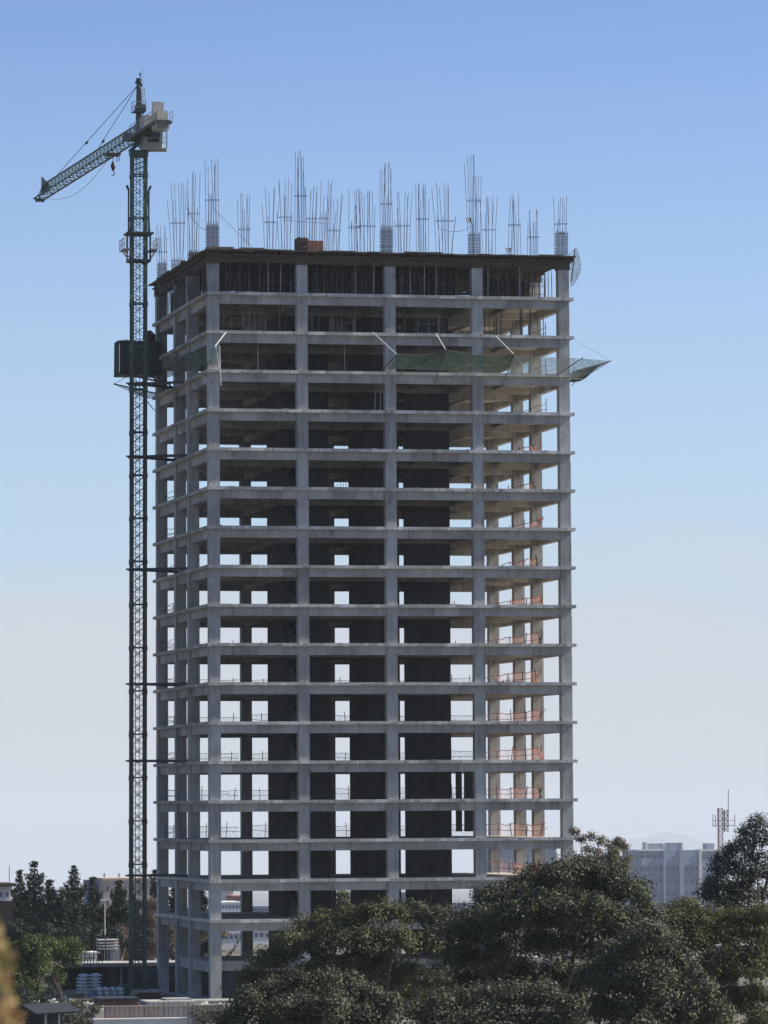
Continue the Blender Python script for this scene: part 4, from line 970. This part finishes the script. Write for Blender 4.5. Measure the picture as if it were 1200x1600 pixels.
t, x0, x1, y0, zt, zg, s = facade('apartment_block', 'long hazy blue-grey apartment block far off at the right with a roof penthouse', 985, 1128, 1330, 2800, 7, 18.5, 14, 'aptwall', 24, fill=.7, wh=.42)
def ap(pa, pb, ya, yb, d_, back, m_, nm):
    A = V(pa, ya, d_); B = V(pb, yb, d_); return MB().box(A.x, B.x, y0 - back, y0 + 12, B.z, A.z).build(nm, m_, t)
ap(1011, 1038, 1318, 1330, 2800, -4, 'aptwall', 'penthouse'); ap(1046, 1068, 1317, 1330, 2800, -4, 'aptwall', 'penthouse'); ap(1038.2, 1045.8, 1318.5, 1330, 2800, -5, 'aptwhite', 'sunlit_strip'); ap(1068.2, 1071, 1316.5, 1332, 2800, -3.8, 'aptwhite', 'chimney_and_sunlit_strip'); ap(1009.5, 1011, 1316, 1330, 2800, -3.5, 'aptwhite', 'chimney_and_sunlit_strip'); ap(1110, 1123, 1318, 1329, 2800, -4, 'aptwall', 'penthouse')  # white pieces beside the penthouses are sunlit side faces painted as strips
ap(1033.5, 1036.5, 1329, 1480, 2800, 2.2, 'aptwall', 'pilaster'); ap(1060, 1066.5, 1329, 1480, 2800, 2.6, 'aptwall', 'pilaster'); ap(1093, 1096, 1329, 1480, 2800, 2.2, 'aptwhite', 'pilaster')
ap(1036.6, 1059.9, 1332, 1352, 2800, 1.6, 'aptwall', 'blank_panel'); ap(1066.6, 1092.9, 1331, 1352, 2800, 1.6, 'aptwall', 'blank_panel'); ap(997, 1033.4, 1341, 1352, 2800, 1.4, 'aptwall', 'blank_panel'); ap(990, 1033.4, 1327.5, 1329.5, 2800, 1.5, 'aptwhite', 'cornice'); ap(1096.5, 1128, 1327.5, 1330, 2800, 1.5, 'aptwhite', 'cornice')
for yy in (1362, 1371, 1381, 1389.5, 1399.5, 1408, 1418, 1426.5):
    ap(985.2, 1127.8, yy, yy + 1.6, 2800, .9, 'aptwall', 'balcony_ledge')
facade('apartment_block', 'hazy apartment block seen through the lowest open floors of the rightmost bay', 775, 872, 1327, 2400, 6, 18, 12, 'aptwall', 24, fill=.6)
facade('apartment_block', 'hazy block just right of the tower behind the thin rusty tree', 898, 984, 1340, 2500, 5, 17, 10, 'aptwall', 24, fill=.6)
facade('apartment_tower', 'white apartment tower with small windows seen through the base of the leftmost bay', 351, 365, 1391, 1250, 5, 7, 3, 'whitewall', 10, fill=.4)
facade('house', 'reddish house right of the small white tower seen through the leftmost bay', 365.5, 381, 1402, 1240, 2, 9, 4, 'redwall', 10)
facade('building', 'pale low building seen through the base of the leftmost bay, below the red house', 340, 379, 1412, 1100, 2, 10, 7, 'whitewall', 12)
facade('building', 'pale building seen through the second gap of the leftmost bay near the ground', 394, 430, 1418, 1300, 2, 10, 6, 'aptwall', 12)
facade('site_office', 'white low building seen through the bottom floor of the leftmost bay', 342, 381, 1458, 610, 1, 12, 5, 'whitewall', 8)
facade('site_office', 'white low building seen through the bottom floor gap beside the core wall', 395, 440, 1455, 630, 1, 12, 5, 'whitewall', 8)
facade('building', 'pale blue building seen through the gap beside the third column', 616, 636, 1396, 1500, 3, 9, 3, 'aptwall', 12)
facade('building', 'distant low pale block seen through the gap before the fourth column', 700, 745, 1412, 1900, 2, 9, 6, 'aptwall', 14)
t, *_ = facade('building', 'beige flat-roofed building behind the conifers, left of the crane', 160, 245, 1376, 760, 2, 22, 6, 'beige', 14, fill=.3, wh=.35)
A = V(148, 1376, 762); B = V(159.8, 1376, 762); MB().box(A.x, B.x, A.y + 1, A.y + 12, -5, A.z).build('side_wing', 'aptwall', t)
for px in (163, 186):
    p = V(px, 1374, 766); MB().bar(p, p + Vector((0, 0, 1.0)), .12).build('chimney_and_sunlit_strip', 'aptwall', t)
M['rust'] = mat('rusty_brown', (.05, .038, .034), .8, .3, 1.5)
t, hx0, hx1, hy, hzt, hzg, s = facade('house', 'white house with a flat overhanging roof cut by the left edge', -25, 17, 1391, 555, 1, 14, 4, 'whitewall', 8, fill=.5)
MB().box(hx0 - 1, hx1 + .6, hy - .8, hy + 9, hzt + .41, hzt + .8).build('roof', 'wood', t)
MB().box(hx0 - .5, hx1 + .25, hy - .5, hy - .07, hzg, hzt - 1.25).build('lower_wall', 'rust', t)
p = V(14.5, 1390, 560); t = empty('antenna', p, 'thin whip antenna on the white house at the left edge', 'antenna'); MB().bar(p, V(14.5, 1353, 560), .035).build('rod', 'mast', t); MB().bar(p - Vector((0, 0, .2)), p + Vector((0, 0, .5)), .09).build('mount', 'mast', t)
# antenna mast at right
d = 2200; s = d / F; t = empty('antenna_mast', V(1125, 1330, d), 'reddish lattice antenna mast on the roof behind the dark tree at the right', 'antenna')
def latt(pxa, pxb, ya, yb, n, nm):
    b = MB()
    A = V(pxa, yb, d); B = V(pxb, yb, d); T = V(pxa, ya, d).z; w_ = B.x - A.x
    for (x, y) in ((A.x, A.y), (B.x, A.y), ((A.x + B.x) / 2, A.y + w_)):
        b.bar((x, y, A.z), (x, y, T), .16)
    for q in range(n):
        z0 = A.z + (T - A.z) * q / n; z1 = A.z + (T - A.z) * (q + 1) / n
        b.bar((A.x, A.y, z0), (B.x, A.y, z1), .12); b.bar((B.x, A.y, z0), (A.x, A.y, z1), .12); b.bar((A.x, A.y, z1), (B.x, A.y, z1), .12)
    return b.build(nm, 'antred', t)
M['antred'] = mat('antenna_red_paint', (.19, .11, .10), .7, .3, .3)
latt(1122, 1130, 1263, 1335, 9, 'lattice_tower'); latt(1131, 1138, 1266, 1300, 4, 'upper_frame')
b = MB(); b.bar(V(1114, 1290, d), V(1148, 1290, d), .13); b.bar(V(1114, 1282, d), V(1148, 1282, d), .1)
for px, ya, yb in ((1114, 1272, 1292), (1118, 1274, 1292), (1148, 1273, 1292), (1138, 1234, 1292)): b.bar(V(px, ya, d), V(px, yb, d), .14)
b.build('antenna_rods', 'antred', t)
# pale wall behind the trees at right
for (pa, pb, py, lab) in ((1076, 1192, 1474, 'long thin white roof edge glimpsed between the trees at the right'), (986, 1004, 1473, 'short white roof edge glimpsed right of the huge tree')):
    A = V(pa, py, 322); B = V(pb, py, 322); t_ = MB().box(A.x, B.x, A.y - 4.5, A.y - 3.9, A.z - .12, A.z).build('roof_edge', 'whitewall'); tag(t_, lab, 'roof edge')

# ================================================================== THE BUILDING SITE, LOWER LEFT
def sbox(px0, px1, py0, py1, Y, dp):
    A = GY(px0, py0, Y); B = GY(px1, py1, Y); return (A.x, B.x, Y, Y + dp, B.z, A.z)
M['formdark'] = mat('dark_shuttering', (.02, .026, .03), .95, .3, 1.5)
M['sack'] = mat('white_sack', (.50, .53, .56), .8, .18, 3)
M['rubble'] = mat('pale_rubble', (.33, .31, .28), .95, .4, 1.2, bump=.6)
M['rust'] = mat('rusty_container', (.085, .045, .035), .8, .3, 1.5)
t = empty('site_shed', GY(170, 1545, 34), 'low open concrete shed structure with dark openings behind the crane foot', 'shed')
x0, x1, _, _, _, zt_ = sbox(90, 250, 1506, 1545, 34, 1)
MB().box(x0, x1 + 8, 33.5, 41, zt_ - .35, zt_).build('roof', 'conc', t)
MB().box(x0 + .2, x1 + 8, 39.5, 39.8, 0, zt_ - .36).build('back_wall', 'formdark', t)
for px, wpx, mm in ((93, 3, 'parapet'), (108, 2, 'mast'), (175, 13, 'rust'), (163, 2, 'mast'), (190, 2, 'parapet'), (222, 2, 'mast')):
    a = sbox(px - wpx / 2, px + wpx / 2, 1510, 1545, 34.2, .5); MB().box(a[0], a[1], 34.2, 34.9, 0, zt_ - .36).build('post', mm, t)
MB().box(sbox(94, 107, 1515, 1545, 34, 1)[0], sbox(94, 158, 1515, 1545, 34, 1)[1], 36, 36.3, 0, zt_ - .9).build('panel', 'formdark', t)
b = MB()
for q in range(16):
    p = GY(92 + q * 4.5, 1506, 34); b.bar((p.x, 34, zt_), (p.x + rnd.uniform(-.1, .1), 34, zt_ + rnd.choice((.4, .7, 1.1))), .035)
b.path([(GY(90, 1506, 34).x, 34, zt_ + .55), (GY(165, 1506, 34).x, 34, zt_ + .5)], .03, n=4); b.build('railing', 'prop', t)
for i, px in enumerate((192, 203)):
    t = empty('formwork_rack', GY(px, 1545, 31), ['dark ribbed formwork panel left of the crane mast foot', 'dark ribbed formwork panel directly behind the crane mast foot'][i], 'form panel')
    a = sbox(px, px + 10, 1512, 1545, 31, .2); MB().box(a[0], a[1], 31, 31.15, 0, a[5]).build('sheet', 'formdark', t)
    for q in range(5): MB().box(a[0] - .02, a[1] + .02, 30.88, 30.99, a[5] * (q + .3) / 5, a[5] * (q + .45) / 5).build('rib', 'crane', t)
for i, (px0, px1, Y, lab) in enumerate(((227, 247, 30, 'stack of formwork trays between the crane mast and the tower'), (263, 275, 38, 'pale stack of boards seen between the left columns of the tower'), (314, 326, 36, 'tall pale stack of boards seen just left of the near corner column'))):
    t = empty('board_stack', GY((px0+px1)/2, 1545, Y), lab, 'stack of boards', 'stacks of boards by the tower base')
    a = sbox(px0, px1, 1514 if i == 0 else 1508, 1545, Y, 1); n = 8
    for q in range(n):
        MB().box(a[0] + rnd.uniform(-.1, .1), a[1] + rnd.uniform(-.1, .1), Y, Y + 2, a[5] * q / n, a[5] * (q + .62) / n).build('board', 'proplight' if i else 'crane', t)
def sacks(px0, px1, py0, py1, Y, rows, lab):
    a = sbox(px0, px1, py0, py1, Y, 2); z0 = 0; h = (a[5] - z0) / rows; t = empty('sack_pile', ((a[0]+a[1])/2, Y, 0), lab, 'sack pile')
    for r_ in range(rows):
        n = 2
        for q in range(n):
            xx0 = a[0] + (a[1] - a[0]) * q / n + rnd.uniform(-.12, .08); xx1 = a[0] + (a[1] - a[0]) * (q + 1) / n + rnd.uniform(-.08, .12)
            bm = bmesh.new(); bmesh.ops.create_cube(bm, size=1)
            bmesh.ops.bevel(bm, geom=bm.edges[:], offset=.28, segments=2, affect='EDGES')
            for v in bm.verts:
                v.co = Vector(((xx0+xx1)/2 + v.co.x * (xx1-xx0), Y + 1 + v.co.y * 2, z0 + h * (r_ + .5) + v.co.z * h * 1.06 + rnd.uniform(-.02, .02)))
            me = bpy.data.meshes.new('sack'); bm.to_mesh(me); bm.free(); o = bpy.data.objects.new('sack', me); C.objects.link(o); me.materials.append(M['sack']); o.parent = t; o.matrix_parent_inverse = Matrix.Translation(t.location).inverted()
sacks(124, 159, 1522, 1552, 12, 7, 'tall pile of white sacks left of the crane foot')
sacks(152, 172, 1543, 1556, 8, 3, 'low pile of white sacks in front of the tall one, left part')
sacks(173, 194, 1543, 1556, 8.3, 3, 'low pile of white sacks nearest the crane foot')
t = empty('container', GY(185, 1575, -14), 'long low rusty skip in front of the crane foot', 'skip'); a = sbox(157, 216, 1562, 1574, -14, 4)
MB().box(a[0], a[1], -14, -10, .05, a[5]).build('body', 'rust', t); MB().box(a[0] - .08, a[1] + .08, -14.1, -9.9, a[5] + .002, a[5] + .12).build('rim', 'mast', t)
t = empty('skip', GY(196, 1552, 16), 'small dark green skip touching the crane mast', 'skip'); a = sbox(191, 205, 1540, 1554, 12.5, 2)
MB().prism([(a[0], 12.2, .02), (a[1] - .2, 12.2, .02), (a[1], 12.2, a[5]), (a[0] - .25, 12.2, a[5])], (0, 1.0, 0)).build('body', 'crane', t); MB().box(a[0] - .3, a[1] + .05, 12.15, 13.3, a[5] + .003, a[5] + .1).build('rim', 'crane', t)
# loose material on the site
def clutter(name, label, px, py, Y, fn, cat, mm):
    p = GY(px, py, Y); p.z = 0; b = MB(); fn(b, p); tag(b.build(name, mm), label, cat)
def pile(b, p):
    for q in range(9): b.obox((p.x + rnd.uniform(-.3, .3), p.y + rnd.uniform(-.3, .3), .12 + .13 * (q // 2)), (1, rnd.uniform(-.15, .15), 0), (0, 1, 0), rnd.uniform(2, 3.2), .22, .11)
clutter('timber_pile', 'loose pile of brown timber left of the tall sack pile', 108, 1553, 6, pile, 'timber pile', 'woodpale')
clutter('timber_pile', 'loose pile of brown timber in front of the tall sack pile', 138, 1560, -6, pile, 'timber pile', 'wood')
clutter('timber_pile', 'dark timber pile between the crane foot and the ledge', 236, 1552, 5, pile, 'timber pile', 'wood')
def drum(b, p): b.bar(p, p + Vector((0, 0, .9)), .3, n=12); b.bar(p + Vector((0, 0, .9)), p + Vector((0, 0, .93)), .27, n=12); b.bar(p + Vector((0, 0, .3)), p + Vector((0, 0, .34)), .32, n=12); b.bar(p + Vector((0, 0, .6)), p + Vector((0, 0, .64)), .32, n=12)
M['blue'] = mat('blue_drum', (.05, .10, .2), .5, .2, 2)
clutter('drum', 'blue drum just left of the low sack pile', 148, 1552, 5, drum, 'drum', 'blue')
clutter('drum', 'dark drum at the left end of the site shed', 97, 1548, 28, drum, 'drum', 'rust')
clutter('drum', 'dark drum between two left side columns of the tower', 269, 1548, 22, drum, 'drum', 'formdark')
def poles(b, p):
    for q in range(6): b.bar((p.x + q * .25 - .6, p.y, 0), (p.x + q * .25 - .6 + rnd.uniform(-.8, .8), p.y + 1.5, rnd.uniform(1.8, 3.2)), .04)
clutter('pole_bundle', 'bundle of thin poles leaning at the left end of the site shed', 86, 1548, 30, poles, 'poles', 'proplight')
clutter('pole_bundle', 'bundle of thin dark poles leaning right of the crane foot', 240, 1550, 20, poles, 'poles', 'prop')
def bars_(b, p):
    for q in range(14): b.bar((p.x + q * .42 - 3, p.y, 0), (p.x + q * .42 - 3 + rnd.uniform(-.08, .08), p.y, rnd.uniform(4.2, 5.6)), .04)
clutter('starter_bars', 'row of tall rusty starter bars standing behind the site shed roof', 128, 1545, 42, bars_, 'starter bars', 'rebar')
# raised concrete ledge, retaining wall, low white wall
b = MB(); a = sbox(228, 352, 1556, 1575, -6, 5)
b.box(a[0], a[1] + 2, -7, -2.2, .03, .32); b.box(a[0] + 2, a[1] - 3, -5, -2.5, .322, .5); tag(b.build('concrete_ledge', 'conc'), 'raised pale concrete ledge in front of the near corner column', 'ledge')
t = MB(); 
for q in range(90):
    p = GY(rnd.uniform(300, 420), 1575, rnd.uniform(-25, -8)); r = rnd.uniform(.1, .45); t.obox((p.x, p.y, r * .4), (1, rnd.random(), .2), (rnd.random() * .3, 1, rnd.uniform(-.3, .3)), r * 2, r * 1.5, r)
tag(t.build('rubble', 'rubble'), 'pale rubble heap right of the ledge at the foot of the tower', 'rubble', kind='stuff')
t = MB()
for q in range(140):
    p = GY(rnd.uniform(50, 160), 1558, rnd.uniform(-20, 6)); r = rnd.uniform(.1, .5); t.obox((p.x, p.y, r * .4), (1, rnd.random(), .2), (rnd.random() * .3, 1, rnd.uniform(-.3, .3)), r * 2.4, r * 1.5, r * .6)
tag(t.build('rubble', 'rubble'), 'pale building debris strewn left of the sack piles', 'rubble', kind='stuff')
a = sbox(163, 350, 1574, 1590, -46, .4); t = empty('retaining_wall', ((a[0]+a[1])/2, -46, 0), 'sunlit pale retaining wall at the bottom left behind the mesh fence', 'wall')
n = 6
for q in range(n): MB().box(a[0] + (a[1]-a[0]) * q / n + .02, a[0] + (a[1]-a[0]) * (q + 1) / n - .02, -46 + rnd.uniform(-.02, .02), -45.6, 0, a[5] + rnd.uniform(-.02, .02)).build('wall_panel', 'parapet', t)
MB().box(a[0] - .2, a[1] + .2, -46.3, -45.5, a[5] + .03, a[5] + .12).build('coping', 'parapet', t)
M['sand'] = mat('orange_sand', (.42, .27, .18), .95, .25, .8)
a2 = sbox(160, 300, 1590, 1597, -52, 4); MB().box(a2[0], a2[1], -56, -47, -.02, .08).build('sand', 'sand'); tag(bpy.data.objects['sand'], 'strip of orange sand below the retaining wall', 'sand', kind='stuff')
a = sbox(148, 292, 1594, 1610, -60, .4); tag(MB().box(a[0], a[1], -60, -59.5, 0, a[5]).box(a[0] - .1, a[1] + .1, -60.15, -59.35, a[5] + .002, a[5] + .1).build('low_wall', 'whitewall'), 'low white wall along the bottom edge in front of the mesh fence', 'wall')
t = empty('mesh_fence', GY(230, 1590, -50), 'thin wire mesh fence with pale posts in front of the retaining wall', 'fence')
for q in range(20):
    p = GY(164 + q * 7.6, 1560, -50); MB().bar((p.x, -50, 0), (p.x, -50, p.z - .3 + rnd.uniform(-.1, .15)), .02).build('post', 'prop', t)
pA = GY(164, 1560, -50); pB = GY(309, 1560, -50)
b = MB()
for z in (.4, 1.1, 1.8): b.bar((pA.x, -50, z), (pB.x, -50, z), .018)
b.build('rail', 'proplight', t); MB().sheet([[(pA.x + (pB.x-pA.x)*i/10, -49.97, z) for i in range(11)] for z in (.05, 1.9)]).build('wire_mesh', 'greywire', t)
a = sbox(165, 182, 1574, 1590, -47, 1); t = empty('barrier', ((a[0]+a[1])/2, -47.3, 0), 'small orange plastic barrier at the left end of the retaining wall', 'barrier')
MB().sheet([[(a[0] + (a[1]-a[0])*i/4, -47.3, z + rnd.uniform(-.05, .05)) for i in range(5)] for z in (.1, .55, 1.0)]).build('plastic_mesh', 'orange', t)
for k in (0, 1): MB().bar((a[k], -47.3, 0), (a[k], -47.3, 1.15), .04).build('post', 'redbar', t)
# dark lean-to in the corner
t = empty('lean_to', GY(90, 1600, -70), 'dark lean-to roof with two pale posts at the bottom left', 'shed'); a = sbox(66, 118, 1581, 1600, -70, 6)
MB().prism([(a[0] - .5, -70, a[5] - .25), (a[1] + .5, -70, a[5] - .1), (a[1] + .5, -62, a[5] + .3), (a[0] - .5, -62, a[5] + .15)], (0, 0, .12)).build('roof', 'formdark', t)
for px in (72, 93): p = GY(px, 1581, -70); MB().bar((p.x, -69.8, 0), (p.x, -69.8, a[5] - .2), .08).build('post', 'proplight', t)
MB().box(a[0], a[1], -63, -62.8, 0, a[5]).build('back_wall', 'formdark', t)
# lamp pole and white rack behind the shed
p = V(164, 1500, 500); zt_ = V(164, 1407, 500).z; t = empty('street_lamp', (p.x, p.y, 0), 'thin white lamp pole in front of the conifers, left of the crane', 'street lamp')
MB().bar((p.x, p.y, 0), (p.x, p.y, zt_), .07, .04, 6).build('pole', 'white', t); b = MB(); b.obox((p.x, p.y, zt_ + .05), (1, 0, .1), (0, 1, 0), .95, .3, .16); b.build('lamp_head', 'white', t)
t = empty('white_rack', V(170, 1500, 492), 'white slatted rack standing behind the site shed', 'rack')
for q in range(4): A = V(154, 1468 + q * 4.6, 492); B = V(186, 1468 + q * 4.6, 492); MB().box(A.x, B.x, A.y, A.y + 1.5, A.z - .12, A.z).build('slat', 'white', t)
for px in (154, 170, 186): A = V(px, 1466, 492); MB().bar((A.x, A.y + .7, 0), (A.x, A.y + .7, A.z), .05).build('post', 'proplight', t)
A = V(174, 1478, 494); B = V(187, 1498, 494); tag(MB().box(A.x, B.x, A.y, A.y + 1, 0, A.z).box(A.x - .05, B.x + .05, A.y - .08, A.y + 1.08, A.z + .002, A.z + .1).build('water_cistern', 'aptwall'), 'pale blue-grey boxy cistern beside the slatted rack', 'cistern')
A = V(130, 1490, 520); B = V(152, 1500, 520); tag(MB().box(A.x, B.x, A.y, A.y + 4, 0, A.z).box(A.x - .3, B.x + .3, A.y - .3, A.y + 4.3, A.z + .002, A.z + .15).build('white_hut', 'whitewall'), 'small white hut behind the site shed, left of the slatted rack', 'hut')
# blurred branch close to the camera at the bottom left
M['leafnear'] = leafmat('leaf_near_yellow', (.24, .10, .08), (.34, .20, .10), (.36, .33, .10), .5, .4)
d = 9.0; b0 = V(-60, 1400, d); b0.z = 0; t = empty('near_tree', b0, 'blurred yellow green and pinkish leaves close to the camera at the bottom left corner', 'tree')
tr = MB(); topp = V(-20, 1500, d); tr.path([b0, b0.lerp(topp, .5) + Vector((.05, 0, 0)), V(-50, 1700, d), topp], .06, .012, 6)
P = []; D = []
for (px, py, n) in ((-10, 1474, 3), (-4, 1498, 5), (0, 1522, 4), (2, 1545, 4), (24, 1590, 4), (4, 1610, 6), (-12, 1550, 4), (2, 1572, 3), (8, 1596, 3), (-12, 1600, 6), (14, 1612, 3), (-20, 1520, 5), (-5, 1560, 3)):
    c = V(px, py, d + rnd.uniform(-.2, .2)); tr.path([V(-50, 1700, d), c], .006, .003, 4)
    for _ in range(n): P.append(tuple(c + Vector((rnd.gauss(0, .012), rnd.gauss(0, .03), rnd.gauss(0, .016))))); D.append((rnd.gauss(0, .5), -1, rnd.gauss(0, .5)))
tr.build('trunk', 'bark', t); leaf_mesh('leaves', np.array(P), np.array(D), .04, .026, M['leafnear'], t)

# ================================================================== THE AIR
hz = MB().box(-30500, 30500, -1000, 52500, -850, 93).build('haze', 'white')
hm = bpy.data.materials.new('haze_air'); hm.use_nodes = True; t = hm.node_tree; t.nodes.remove(t.nodes['Principled BSDF'])
pv = t.nodes.new('ShaderNodeVolumePrincipled'); pv.inputs['Color'].default_value = (.86, .93, 1.0, 1); pv.inputs['Density'].default_value = .000045; pv.inputs['Anisotropy'].default_value = .0
t.links.new(pv.outputs[0], t.nodes['Material Output'].inputs['Volume']); hz.data.materials[0] = hm; hz['kind'] = 'stuff'; tag(hz, 'thin pale blue haze in the air fading the far buildings and hills', 'haze')
